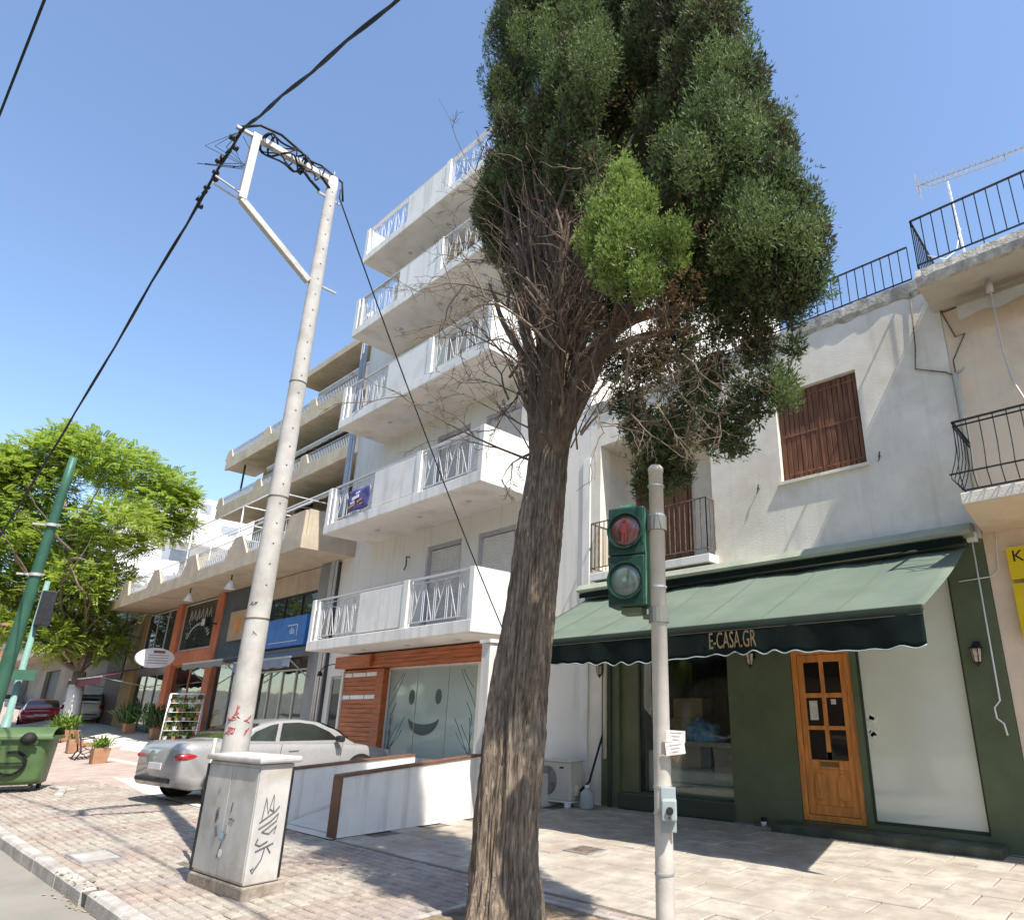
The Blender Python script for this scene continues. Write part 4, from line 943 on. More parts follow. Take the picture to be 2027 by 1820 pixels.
def shop_awning(xa, xb, y1, z0, z1, m, lab, vh=.3):
    t = thing('shop_awning', lab, 'awning', ((xa + xb) / 2, W, z0)); rows = []
    for i in range(21):
        x = xa + (xb - xa) * i / 20
        rows.append([(x, W - .02 + (y1 - W) * k / 5, z0 + (z1 - z0) * k / 5) for k in range(6)] + [(x, y1 - .02, z1 - vh + .03 * math.sin(x * 8))])
    o = MB().grid(rows).build('canvas', m, t, recalc=False, smooth=False); md = o.modifiers.new('thick', 'SOLIDIFY'); md.thickness = .006
    MB().bar((xa, y1, z1), (xb, y1, z1), .05).build('front_bar', m_alu, t)
    for x in (xa + .15, xb - .15): MB().bar((x, W, z0 - .9), (x, y1, z1 - .03), .03).build('arm', m_alu, t)
shop_awning(-23.2, -19.2, 8.5, 3.3, 3.0, mat('grey_blue_canvas', (.20, .235, .29), .85, .06), 'short grey blue canvas awning below the blue sign', .28)
shop_awning(-27.3, -23.6, 8.3, 3.32, 3.12, mat('grey_green_canvas', (.22, .23, .2), .85, .06), 'narrow grey awning over the shop beside the salmon pier', .2)
shop_awning(-38.5, -33.2, 7.3, 3.35, 2.85, mat('burgundy_canvas', (.13, .03, .05), .85, .1), 'burgundy shop awning beside the street tree', .3)
# goods in the shop windows behind the glass
for xa, xb, n in ((-36, -32.4, 10), (-31.3, -27.9, 10), (-26.8, -24, 8), (-23, -19.8, 12)):
    for k in range(n):
        x = random.uniform(xa, xb); z = random.choice((.5, .9, 1.4, 1.9)); ww = random.uniform(.15, .5); hh = random.uniform(.2, .6)
        o = MB().box(x - ww / 2, PB + .35 + .03 * k, z, x + ww / 2, PB + .6 + .03 * k, z + hh).build('stock_item', mat('stock_%d' % (k % 6), [(.5, .45, .38), (.08, .12, .3), (.35, .08, .05), (.12, .22, .09), (.6, .6, .58), (.3, .2, .1)][k % 6], .8), blk)

# ------------------------------------------------------------------ far buildings
low = thing('low_building', 'low grey rendered building with dark doorway beyond the street tree', 'building', (-55, 9.6, 1.2))
mb = MB(); wallgrid(mb, -78, -41.3, .5, 7.5, [(-50.5, -48.2, 1.0, 4.2), (-58, -54, 1.2, 4.0), (-68, -63, 1.2, 4.0)], 9.7, 10.0); mb.box(-41.55, 10.0, .5, -41.3, 18, 7.5); mb.build('wall', mat('grey_brown_render', (.30, .285, .24), .9, .12, .8, col2=(.22, .2, .17), c2scale=.5), low)
MB().box(-78, 8.2, 4.7, -41.3, 9.69, 5.05).build('canopy', m_beige, low); MB().box(-77.9, 9.9, 7.5, -41.4, 18, 7.7).build('roof', m_conc, low)
for a in ((-50.5, -48.2), (-58, -54), (-68, -63)): MB().box(a[0], 9.9, 1.0, a[1], 9.95, 4.2).build('door', m_shopdark if a[0] < -60 else m_iron, low)
wf_ = thing('white_tower', 'bright white block of flats rising behind the street tree', 'building', (-62, 20, 2))
m_wfar = mat('sunlit_white_render', (.78, .77, .76), .9, .04, .4)
mb = MB(); mb.box(-76, 11.6, 2, -58, 34, 16.4); mb.box(-74, 14.6, 16.41, -58.01, 30, 18.0); mb.build('wall', m_wfar, wf_)
for z in (6, 9, 12, 14.6):
    for y in (15.2, 18.4, 21.6, 25): MB().box(-58.02, y, z, -57.98, y + 1.3, z + 1.5).build('window', mat('pale_far_window', (.34, .36, .38), .3, .1), wf_)
MB().box(-58.0, 16.6, 16.8, -57.97, 17.4, 17.6).build('window', mat('pale_far_window', (.34, .36, .38), .3, .1), wf_)
for z in (5.3, 8.3, 11.3, 14.0): MB().box(-58.0, 14.5, z, -57.0, 27, z + .2).build('balcony', m_wfar, wf_); MB().box(-57.05, 14.5, z + .2, -57.0, 27, z + 1.1).build('balcony_panel', m_wfar, wf_)
cr = thing('cream_block', 'cream block of flats with red balcony strips far up the street', 'building', (-95, 16, 3))
mb = MB().box(-120, 11, 2, -84, 30, 14).build('wall', mat('cream_render', (.58, .5, .38), .9, .08, .5), cr)
for z in (6, 9, 12): MB().box(-119, 9.9, z, -84.5, 10.99, z + .9).build('balcony', mat('brick_red_panel', (.4, .18, .11), .9), cr)
# houses on the other side of the street and behind the camera (they bound the street, light and reflections)
ob = thing('opposite_block', 'plain cream block of flats on the other side of the street', 'building', (-10, -24, 0))
mb = MB(); wallgrid(mb, -60, 40, -.1, 12, [(x, x + 1.6, z, z + 1.5) for x in range(-58, 38, 4) for z in (1, 4, 7, 10)], -22.0, -22.3); mb.box(-60, -32, -.1, 40, -22.4, 12); mb.build('wall', mat('cream_render', (.58, .5, .38)), ob)
MB().box(-60, -22, -.13, 40, -17, .0).build('sidewalk', m_pavefar, ob)
# ------------------------------------------------------------------ concrete utility pole with bracket
PXx, PYy, PH = -8.40, 3.25, 9.35
m_pole = mat('pole_concrete', (.47, .445, .41), .85, .1, 5, .25, 90, col2=(.34, .315, .285), c2scale=2.2, c2amt=.35, coords='pos')
up = thing('utility_pole', 'tall tapering pale concrete utility pole with angled steel bracket', 'utility pole', (PXx, PYy, 0))
n = 30
MB().tube([(PXx, PYy, PH * k / n - .02) for k in range(n + 1)], [.152 - .075 * k / n for k in range(n + 1)], 24).build('shaft', m_pole, up, smooth=True)
hl = MB()
V = (Vector((0, 0, 0)) - Vector((PXx, PYy, 0))).normalized(); side = Vector((-V.y, V.x, 0))
for k in range(24):
    z = 3.0 + .262 * k; r_ = .152 - .075 * z / PH
    d = (V * .97 + side * .25).normalized(); d2 = V.cross(Vector((0, 0, 1)))
    c = Vector((PXx, PYy, z)) + d * (r_ - .004); MB().bar(c, c + d * .006, .017).build('step_hole', mat('hole_shadow', (.05, .045, .04), .9), up)
bd_ = MB()
for z in (.95, 2.6, 4.15, 5.8):
    r_ = .152 - .075 * z / PH; bd_.lathe([(r_ + .001, -.008), (r_ + .005, -.008), (r_ + .005, .008), (r_ + .001, .008)], (PXx, PYy, z), 'z', 24)
bd_.build('strap', m_rust, up)
m_galv = mat('galvanised_steel', (.46, .44, .40), .5, .12, 8, metal=.3)
ar = MB()
T0 = Vector((PXx, PYy - .08, PH - .08)); T1 = Vector((PXx, PYy - 1.12, PH - .12)); T2 = Vector((PXx, PYy - 1.38, PH - .14))
B1 = Vector((PXx, PYy - 1.13, PH - 1.22)); B0 = Vector((PXx, PYy - .10, PH - 1.95))
ar.bar(T0, T1 + Vector((0, -.05, 0)), .09); ar.bar(T1, T2, .05); ar.bar(T1, B1, .10); ar.bar(B1, B0, .09)
ar.bar(B1 + Vector((.03, 0, .06)), B1 + Vector((.03, -.36, .12)), .025); ar.bar(B1 + Vector((-.03, 0, 0)), B1 + Vector((-.03, -.36, .04)), .025)
ar.build('bracket', m_galv, up, bevel=.008)
for pa, pb, w_ in (((PXx + .02, PYy - .2, PH - 1.94), (PXx + .02, PYy + .3, PH - 1.94), .03), ((PXx, PYy - .2, PH - .4), (PXx, PYy + .16, PH - .4), .03), ((PXx, PYy, PH), (PXx, PYy, PH + .12), .014)): MB().bar(pa, pb, w_).build('bolt', m_alu, up)
# stickers / scrawl on the shaft
m_red = mat('red_paint_scrawl', (.45, .08, .06), .7, .1); m_blkp = mat('black_paint_scrawl', (.10, .10, .105), .7, .1)
def on_pole(pts, z0, rad, m, name, ang0):
    w_ = MB(); out = []
    for u, z in pts:
        zz_ = z0 + z; r_ = .152 - .075 * zz_ / PH + .002; a = ang0 + u / r_; out.append((PXx + r_ * math.cos(a), PYy + r_ * math.sin(a), zz_))
    w_.tube(out, rad, 4, True); return w_.build(name, m, up)
A0 = math.atan2(V.y, V.x)
rnd = random.Random(4)
for k in range(9):
    u0 = rnd.uniform(-.13, .1); z0_ = rnd.uniform(0, .28)
    on_pole([(u0 + rnd.uniform(-.05, .05), z0_ + rnd.uniform(-.05, .05)) for j in range(5)], 1.3, .006, m_red, 'red_scrawl', A0)
for k in range(3): on_pole([(-.08 + .03 * k + rnd.uniform(-.02, .02) * j, .04 * (j % 2)) for j in range(4)], 2.75 - .35 * (k == 2), .005, m_blkp, 'black_scrawl', A0)
MB().tube([(PXx - .12, PYy - .19, .05), (PXx - .11, PYy - .185, 1.25)], .022, 8).build('conduit', m_galv, up, smooth=True)
# cables
m_cab = mat('black_cable', (.012, .012, .014), .55, .2)
def sagline(a, b, sag, n=24): return [far_of(a, b, t) + Vector((0, 0, -4 * sag * t * (1 - t))) for t in [i / n for i in range(n + 1)]]
K = T2 + Vector((0, .06, -.04))
endR = aY(785, 0, K.y - .05); dR = (endR - K).normalized(); endR2 = K + dR * 16 + Vector((0, 0, .7))
endL = aY(130, 850, K.y); dL = endL - K; endL2 = K + dL * 3.4 + Vector((0, 0, 1.0))
tc = MB()
base_pts = [endR2] + [K + (endR - K) * t for t in (1.0, .7, .4, .15)] + [K] + [K + (endL - K) * t for t in (.1, .3, .6, 1.0)] + [endL2]
for s_ in range(3):
    pts = []
    for i in range(len(base_pts) - 1):
        for j in range(10):
            t = j / 10; p_ = far_of(base_pts[i], base_pts[i + 1], t); ph = (i * 10 + j) * .9 + s_ * 2.1
            pts.append(p_ + Vector((0, math.cos(ph * .5), math.sin(ph * .5))) * .011)
    tc.tube(pts, .012, 6)
tag(tc.build('overhead_cable', m_cab, smooth=True), 'thick twisted black overhead cable slung from the pole bracket along the street', 'cable')
cp = MB()
for k in range(12):
    t = .02 + .012 * k; p_ = K + (endL - K) * (t * 1.2); cp.obox(p_ + Vector((random.uniform(-.05, .05), random.uniform(-.05, .05), random.uniform(-.05, .05))), (.06, .05, .07), Matrix.Rotation(random.random() * 3, 3, 'X'))
cp.tube([K + Vector((0, 0, .08)), K + Vector((.05, .2, .25)), T1 + Vector((0, .3, .3)), T1 + Vector((0, .7, .2)), T0 + Vector((0, -.2, .05)), T0 + Vector((.05, .05, -.2))], .02, 6)
def loop(c, r, ax, tilt, rad=.013, n=26):
    R = Matrix.Rotation(tilt, 3, 'Y'); return [Vector(c) + R @ Vector((0.12 * math.sin(3 * a), r * math.cos(a), r * .62 * math.sin(a))) for a in [2 * math.pi * i / n for i in range(n + 1)]]
for k, (t, r_, tl) in enumerate(((.35, .30, .3), (.42, .26, -.5), (.55, .2, .9), (.75, .16, .2), (.3, .22, .1))): cp.tube(loop(far_of(T1, T0, t), r_, 0, tl), .010 if k > 1 else .015, 5, False)
cp.tube([T0 + Vector((0, -.4, .1)), T0 + Vector((.05, -.15, .12)), T0 + Vector((.05, .2, .05)), T0 + Vector((.08, .24, -.3))], .016, 6)
cp.tube([T0 + Vector((0, -.5, 0)), T0 + Vector((0, -.25, -.2)), T0 + Vector((.02, -.1, -.3))], .022, 6)
for k in range(5):
    a = K + Vector((0, random.uniform(-.05, .05), -.05)); cp.tube([a, a + Vector((-.1 * k, .12 - .09 * k, -.15)), a + Vector((-.05, .1 + .05 * k, -.4)), a + Vector((-.15, -.08 * k, -.45 - .06 * k))], .005, 4)
tag(cp.build('cable_coils', m_cab, smooth=True), 'tangle of black cable loops and clamps tied along the pole bracket', 'cable')
ds = Vector((PXx + .08, PYy + .1, PH - .35)); de = aY(1062, 1400, W - .05)
tag(MB().tube([ds + Vector((0, 0, .15))] + [p_ for p_ in sagline(ds, de, .22)], .011, 6).build('service_cable', m_cab, smooth=True), 'thin black service cable dropping from the pole top to the white wall', 'cable')
w0, w1 = aZ(0, 225, 9.3), aZ(88, 0, 9.3); dd = (w0 - w1)
tag(MB().tube([w1 - dd * 4, w0 + dd * 8], .014, 6).build('trolley_wire', m_cab, smooth=True), 'single straight black wire crossing the sky above the road', 'cable')

# ------------------------------------------------------------------ telecom cabinet
c = Vector((-7.06, 2.92, 0)); R5 = math.radians(3)
cabn = thing('street_cabinet', 'grey white metal street cabinet with black graffiti beside the concrete pole', 'cabinet', (c.x, c.y, 0), R5)
m_cabp = mat('cabinet_paint', (.50, .48, .45), .55, .08, 3, .05, 60, col2=(.36, .31, .25), c2scale=2.6, c2amt=.45, streak=.35, coords='obj'); m_cabs = mat('cabinet_dirty_plinth', (.30, .25, .2), .95, .3, 6, .4, 50)
def L(mb, name, m, par=cabn, **k): return mb.build(name, m, par, local=True, **k)
L(MB().box(-.55, -.185, -.02, .55, .20, .10), 'plinth', m_cabs, bevel=.015)
L(MB().box(-.53, -.17, .105, .53, .14, 1.08), 'body', m_cabp, bevel=.012)
L(MB().box(-.555, -.205, 1.085, .57, .19, 1.14), 'lid', m_cabp, bevel=.018)
d_ = L(MB().box(-.515, -.178, .13, -.005, -.171, 1.045).box(.005, -.178, .13, .515, -.171, 1.045), 'door', m_cabp, bevel=.004)
L(MB().box(-.53, -.19, .11, -.50, -.14, 1.05), 'edge_seal', m_iron)
L(MB().box(.531, .12, .13, .537, .14, 1.04), 'side_seam', m_iron); L(MB().box(.06, -.19, .48, .10, -.179, .55), 'lock', m_alu)
def scrawl(pts, rad, face): 
    return [((x, -.182, z) if face == 'f' else (.5335, x * .8 - .0, z)) for x, z in pts]
g_ = MB()
sk = [[(-.12, .62), (-.10, .80), (-.06, .66), (-.02, .82), (.0, .68), (-.04, .70)], [(-.14, .60), (.02, .68), (.06, .72)], [(-.14, .55), (-.02, .60), (.06, .66), (.05, .60), (-.1, .52), (-.02, .50), (.06, .56), (.04, .50)], [(-.13, .47), (-.15, .43), (-.1, .41), (-.02, .44)],
      [(-.14, .37), (.05, .42), (-.02, .40), (.03, .34)], [(-.04, .39), (-.06, .30), (-.11, .24), (-.14, .20), (-.16, .23), (-.13, .24)]]
for s_ in sk: g_.tube(scrawl(s_, 0, 's'), .0055, 4)
L(g_, 'side_graffiti', m_blkp); g_ = MB()
for s_ in ([(-.18, .66), (-.17, .55), (-.14, .68), (-.13, .58)], [(.12, .74), (.11, .66)], [(.10, .60), (.16, .61), (.2, .595)], [(-.14, .52), (-.1, .44)], [(-.2, .85), (-.19, .82)], [(.02, .40), (-.03, .27)]): g_.tube(scrawl(s_, 0, 'f'), .006 if s_[0][0] != -.14 else .016, 4)
L(g_, 'front_graffiti', m_blkp)
L(MB().add([(-.05, -.1815, .43), (.05, -.1815, .42), (.06, -.1815, .48), (-.04, -.1815, .49)], [(0, 1, 2, 3)]), 'torn_sticker', mat('pale_blue_sticker', (.35, .48, .55), .7))
L(MB().lathe([(.035, 0), (.035, .003)], (.02, -.182, .31), 'y', 12), 'round_sticker', m_whitepaint)

# ------------------------------------------------------------------ pedestrian signal
SX, SY = -2.60, 3.56; ST = 3.22
m_spole = mat('signal_pole_paint', (.50, .46, .40), .55, .1, 5, .1, 60, col2=(.42, .37, .31), c2scale=3, c2amt=.4)
ts = thing('pedestrian_signal', 'pedestrian traffic light with green two lens head on a cream pole', 'traffic light', (SX, SY, 0))
MB().lathe([(.062, 0), (.058, .3), (.055, 1.0), (.052, ST - .03), (.056, ST - .03), (.056, ST), (.04, ST + .02)], (SX, SY, 0), 'z', 24).build('pole', m_spole, ts, smooth=True)
MB().lathe([(.11, -.01), (.11, .02), (.07, .03)], (SX, SY, 0), 'z', 20).build('base_flange', m_spole, ts)
st = MB()
for z in (.62, .95, 1.1, 2.86, 2.35, 3.08): st.lathe([(.057, -.006), (.0605, -.006), (.0605, .006), (.057, .006)], (SX, SY, z), 'z', 24)
st.build('strap', m_alu, ts)
# head faces the road: mostly towards the camera, turned to its left
hc = Vector(aY(1247, 1100, SY - .10)); ang = math.radians(62)       # facing direction angle in plan
zc = 2.58
fdir = Vector((math.sin(math.radians(20)), -math.cos(math.radians(20)), 0)); 
hd = thing_hd = None
sdir = Vector((0, 0, 1)).cross(fdir) * -1      # to the left as seen from the front... resolved below
sdir = Vector((-fdir.y, fdir.x, 0))
hcx = Vector((SX, SY, zc)) - sdir * .215 + fdir * .03
Rh = Matrix((sdir, -fdir, Vector((0, 0, 1)))).transposed()          # local x = sdir (right seen from front), y = into the head
m_hg = mat('signal_green_housing', (.012, .045, .03), .42, .12, 5, spec=.5); m_hgl = mat('signal_green_side', (.09, .24, .15), .5, .1, 4)
def H(mb): mb.v = [tuple(hcx + Rh @ Vector(v)) for v in mb.v]; return mb
hw_, hh_ = .135, .355
body = H(MB().box(-hw_, -.02, -hh_, hw_, .17, .003).box(-hw_, -.02, .007, hw_, .17, hh_)).build('housing', m_hg, ts, bevel=.012)
H(MB().box(hw_ + .0005, -.01, -hh_ + .01, hw_ + .006, .16, hh_ - .01)).build('side_plate', m_hgl, ts)
for zc_, m_, nm in ((.178, None, 'red'), (-.178, None, 'green')):
    H(MB().lathe([(.125, -.021), (.132, -.035), (.132, -.055), (.122, -.055), (.118, -.03)], (0, 0, zc_), 'y', 30)).build('lens_rim', m_hg, ts, smooth=False)
m_lr = mat('red_signal_lens', (.11, .045, .04), .12, .25, 6, spec=.6, coat=.6); m_lg = mat('grey_signal_lens', (.09, .12, .10), .12, .12, 3, spec=.6, coat=.6)
def dome(zc_): return [(.118 * math.cos(t), -.022 - .03 * math.sin(t)) for t in [i / 7 * math.pi / 2 for i in range(8)]]
H(MB().lathe([(r_, h_) for r_, h_ in dome(0)], (0, 0, .178), 'y', 30)).build('red_lens', m_lr, ts, smooth=True)
H(MB().lathe([(r_, h_) for r_, h_ in dome(0)], (0, 0, -.178), 'y', 30)).build('green_lens', m_lg, ts, smooth=True)
man = MB(); man.lathe([(.016, 0), (.016, .004)], (0, -.058, .25), 'y', 10); man.box(-.022, -.058, .15, .022, -.0545, .228); man.box(-.034, -.056, .165, -.025, -.052, .222); man.box(.025, -.056, .165, .034, -.052, .222); man.box(-.02, -.058, .09, -.003, -.0545, .148); man.box(.003, -.058, .09, .02, -.0545, .148)
H(man).build('standing_figure', mat('red_figure', (.17, .035, .03), .4), ts)
H(MB().box(-.07, .02, hh_ + .001, .06, .13, hh_ + .03)).build('top_cap', m_hgl, ts, bevel=.01)
H(MB().box(-.05, .01, -hh_ - .05, .10, .14, -hh_ - .001)).build('buzzer_box', mat('olive_box', (.10, .13, .07), .5), ts, bevel=.008)
for z in (zc + .22, zc - .42): MB().bar(Vector((SX, SY, z)), hcx + Rh @ Vector((.10, .1, z - zc)), .05, .03).lathe([(.058, -.05), (.07, -.05), (.07, .05), (.058, .05)], (SX, SY, z), 'z', 16).build('bracket', mat('dark_grey_cast', (.16, .16, .14), .6), ts)
bt = thing('push_button_box', 'grey pedestrian push button box strapped to the signal pole', 'button box', (SX, SY, .9))
vd = Vector((.55, -.83, 0)).normalized(); Rb = Matrix((Vector((-vd.y, vd.x, 0)), -vd, Vector((0, 0, 1)))).transposed(); bc = Vector((SX, SY, .98)) + vd * .10 + Vector((.03, .02, 0))
def Bq(mb): mb.v = [tuple(bc + Rb @ Vector(v)) for v in mb.v]; return mb
m_bx = mat('button_box_grey', (.33, .37, .36), .5, .1, 6)
Bq(MB().box(-.045, .035, -.13, .045, .055, .12)).build('back_plate', m_bx, bt, bevel=.004); Bq(MB().box(-.04, -.045, -.06, .05, .034, .06)).build('case', m_bx, bt, bevel=.01)
Bq(MB().lathe([(.022, -.046), (.022, -.06), (.01, -.061)], (.01, 0, .0), 'y', 14)).build('button', m_iron, bt); Bq(MB().lathe([(.012, -.0), (.012, .004)], (.01, -.05, -.045), 'y', 10)).build('screw', m_rust, bt)
nb = thing('paper_notice', 'two torn paper notices on card taped to the signal pole', 'notice', (SX, SY, 1.3))
nc = Vector((SX, SY, 1.345)) + Vector((.055, .0, 0)) ; 
for k, (dx, dz, ww, hh, a) in enumerate(((.04, .05, .12, .07, .06), (.035, -.02, .12, .075, -.12))):
    q_ = nc + rt * dx - Vector((fw.x, fw.y, 0)).normalized() * (.055 + .004 * k) + Vector((0, 0, dz)); Rn = Matrix((rt, Vector((fw.x, fw.y, 0)).normalized(), Vector((0, 0, 1)))).transposed() @ Matrix.Rotation(a, 3, 'Y')
    MB().obox(q_, (ww, .003, hh), Rn).build('sheet', m_paper, nb)
    l_ = MB()
    for j in range(3): l_.obox(q_ - Vector((fw.x, fw.y, 0)).normalized() * .0025 + Vector((0, 0, .02 - .02 * j)), (ww * (.6 - .15 * j), .001, .002), Rn)
    l_.build('print', mat('brown_print', (.2, .12, .07)), nb)
MB().obox(nc + rt * .03 + Vector((0, 0, -.055)), (.09, .006, .06), Matrix.Rotation(.5, 3, 'Y')).build('card', mat('cardboard', (.36, .26, .17)), nb)

# ------------------------------------------------------------------ green trolley pole, thin signal mast
gp = thing('green_pole', 'thick leaning dark green steel pole beside the waste bin', 'pole', (-18.3, 2.4, 0))
m_gp = mat('green_pole_paint', (.045, .13, .085), .5, .12, 4)
t0, t1 = aY(-90, 1640, 2.4), aY(146, 905, 2.4); t0 = t0 + (t0 - t1) * ((t0.z + .02) / (t1.z - t0.z)) if t0.z > 0 else t0
gp.location = (t0.x, t0.y, 0)
MB().tube([t0.lerp(t1, k / 10) for k in range(11)], [.16 - .009 * k for k in range(11)], 18).build('shaft', m_gp, gp, smooth=True)
cl = MB()
for k in (.66, .80):
    p_ = t0.lerp(t1, k); cl.lathe([(.09, -.03), (.12, -.03), (.12, .03), (.09, .03)], p_, 'z', 18); cl.bar(p_, p_ + Vector((-.1, -.3, 0)), .04); cl.bar(p_, p_ + Vector((.15, .1, 0)), .04)
cl.build('clamp', m_galv, gp)
tm = thing('signal_mast', 'slim pale green signal mast with dark lamp heads near the waste bin', 'traffic light', (-20, 3.4, 0))
m0, m1 = aZ(5, 1500, 0), None; m0 = Vector((-22.5, 3.3, 0)); m0 = aX(0, 1470, -22.5); m0.z = 0
m1 = aX(95, 1150, -22.3)
tm.location = m0
MB().tube([m0, m0.lerp(m1, .3), m0.lerp(m1, .3), m1], [.11, .10, .075, .06], 12).build('mast', mat('pale_green_paint', (.17, .29, .25), .5, .12), tm, smooth=True)
hb_ = MB(); p_ = m0.lerp(m1, .82); hb_.obox(p_ + Vector((.1, .1, .15)), (.26, .3, .9)); hb_.build('lamp_head', m_iron, tm, bevel=.02)
MB().obox(m0.lerp(m1, .5) + Vector((.25, .0, .0)), (.05, .5, .25)).build('small_sign', m_gp, tm)

# ------------------------------------------------------------------ wheeled waste bin
bx, by = -18.55, 2.95
SB = .88
wbn = thing('waste_bin', 'large green wheeled waste bin with a black bag on its lid edge', 'waste bin', (bx, by, 0), math.radians(68))
m_bin = mat('green_bin_plastic', (.075, .13, .045), .5, .12, 3, spec=.4, coords='obj')
prof = lambda t: (.64 + .05 * t, .48 + .05 * t)
rows = []
for k in range(9):
    t = k / 8; a, b = prof(t); z = .16 + .95 * t; pts = []
    for j in range(24):
        u = 2 * math.pi * j / 24; cxx = math.copysign(abs(math.cos(u)) ** .35, math.cos(u)) * a; cyy = math.copysign(abs(math.sin(u)) ** .35, math.sin(u)) * b; pts.append((cxx, cyy, z))
    rows.append(pts)
mb = MB().grid(rows, True); mb.f.append(tuple(range(23, -1, -1))); L(mb, 'body', m_bin, wbn, smooth=True)
L(MB().box(-.74, -.60, 1.11, .74, .6, 1.18), 'rim', m_bin, wbn, bevel=.02)
rows = []
for k in range(9):
    a = math.pi * k / 8; rows.append([(x, -.56 * math.cos(a), 1.185 + .2 * math.sin(a)) for x in (-.72, .72)])
mb = MB().grid(rows); L(mb, 'lid', m_bin, wbn, smooth=True)
for sx in (-.45, .2): L(MB().box(sx, -.63, 1.0, sx + .3, -.6, 1.1), 'handle', mat('dark_green_plastic', (.03, .07, .03), .5), wbn, bevel=.01)
for sx in (-.5, .5):
    for sy in (-.36, .36): L(MB().lathe([(.02, -.03), (.09, -.03), (.09, .03), (.02, .03)], (sx, sy, .09), 'x', 14), 'wheel', m_black, wbn)
pt = MB()
for k in range(40):
    a = -2.7 + 4.6 * k / 39; pt.obox((.08 + .26 * math.cos(a), -.545 + .06 * (.72 - .66), .62 + .24 * math.sin(a)), (.055, .03, .055), Matrix.Rotation(-a, 3, 'Y'))
L(pt, 'black_print', m_black, wbn); L(MB().box(-.2, -.56, .60, .3, -.535, .64), 'print_bar', m_black, wbn)
wbn.scale = (SB, SB, SB)
bag = MB(); bag.lathe([(.02, -.12), (.12, -.06), (.14, .02), (.08, .1), (.03, .13)], (bx + .60, by + .05, 1.0), 'z', 14)
tag(bag.build('rubbish_bag', m_black, smooth=True), 'small shiny black rubbish bag hanging on the front of the green bin', 'bag')

# ------------------------------------------------------------------ bench, planters, plant rack
m_cast = mat('black_cast_iron', (.03, .03, .03), .5, .2, metal=.2); m_bw = mat('bench_wood', (.40, .17, .07), .6, .15, 3)
p_ = aZ(172, 1500); p_ = Vector((-28.0, 6.2, 0)); bench = thing('park_bench', 'wooden slatted bench with curly cast iron ends between two planters', 'bench', (p_.x, p_.y, gh(p_.x, p_.y)), math.radians(172))
for k in range(4): L(MB().box(-.75, -.22 + .11 * k, .43, .75, -.13 + .11 * k, .465), 'seat_slat', m_bw, bench, bevel=.006)
for k in range(4): L(MB().obox((0, .26 + .03 * k, .54 + .10 * k), (1.5, .03, .085)), 'back_slat', m_bw, bench, bevel=.006)
for sx in (-.7, .7):
    e = MB(); e.tube([(sx, -.25, 0), (sx, -.2, .2), (sx, -.24, .44), (sx, .2, .42), (sx, .3, .9)], .022, 6); e.tube([(sx, .28, 0), (sx, .16, .25), (sx, .2, .44)], .022, 6)
    e.tube([(sx, .26, .62), (sx, 0, .66), (sx, -.22, .64), (sx, -.28, .56), (sx, -.22, .52), (sx, -.18, .57)], .018, 6); e.tube([(sx, -.2, .2), (sx, 0, .1), (sx, .16, .25), (sx, 0, .34), (sx, -.1, .25)], .014, 5)
    L(e, 'end_frame', m_cast, bench, smooth=True)
m_terra = mat('terracotta_planter', (.36, .20, .115), .85, .12, 4); 
def leaves(mb, c, r, n, up=.6, ll=.14, ww=.025):
    for k in range(n):
        d = Vector((random.gauss(0, 1), random.gauss(0, 1), abs(random.gauss(0, 1)) + up)).normalized(); s_ = Vector((-d.y, d.x, 0)).normalized() * ww
        a = Vector(c) + Vector((random.uniform(-1, 1), random.uniform(-1, 1), random.uniform(0, .3))) * r * .5; b = a + d * r * random.uniform(.5, 1.1); t_ = b + Vector((d.x, d.y, d.z - .9)) * ll
        mb.add([a - s_ * .4, a + s_ * .4, b + s_, b - s_, t_], [(0, 1, 2, 3), (3, 2, 4)])
    return mb
m_lf1 = mat('planter_leaves', (.16, .26, .035), .6, .25, 6, island=.3, translucent=.25); m_lf2 = mat('dark_planter_leaves', (.05, .11, .03), .6, .25, 6, island=.3, translucent=.2)
def planter(x, y, w_, d_, h_, r_, n_, lab, ml=m_lf1):
    z = gh(x, y); t = thing('planter', lab, 'planter', (x, y, z))
    MB().add([(x - w_ * .42, y - d_ * .42, z), (x + w_ * .42, y - d_ * .42, z), (x + w_ * .42, y + d_ * .42, z), (x - w_ * .42, y + d_ * .42, z), (x - w_ / 2, y - d_ / 2, z + h_), (x + w_ / 2, y - d_ / 2, z + h_), (x + w_ / 2, y + d_ / 2, z + h_), (x - w_ / 2, y + d_ / 2, z + h_)], [(0, 3, 2, 1), (4, 5, 6, 7), (0, 1, 5, 4), (1, 2, 6, 5), (2, 3, 7, 6), (3, 0, 4, 7)]).build('box', m_terra, t, bevel=.015)
    leaves(MB(), (x, y, z + h_), r_, n_).build('plant', ml, t, kind=None)
planter(-25.2, 5.95, .42, .42, .46, .32, 90, 'square terracotta planter with grassy plant at the near end of the bench')
planter(-30.8, 6.45, .42, .42, .46, .24, 60, 'square terracotta planter with low plant at the far end of the bench')
planter(-35.0, 6.9, 1.0, .9, .42, .62, 220, 'wide terracotta planter with leafy shrub below the street tree')
planter(-33.5, 8.7, .4, .4, .4, .8, 160, 'terracotta pot with tall dark shrub by the shop windows', m_lf2)
planter(-30.2, 8.75, .4, .4, .4, .9, 160, 'terracotta pot with dark leafy plant beside the salmon pier', m_lf2)
rx, ry_ = -26.4, 8.35; rz_ = gh(rx, ry_); RA = math.radians(62); RS = .82
rk = thing('plant_rack', 'white metal rack of five shelves with potted plants before the shops', 'shelf rack', (rx, ry_, rz_), RA)
f_ = MB()
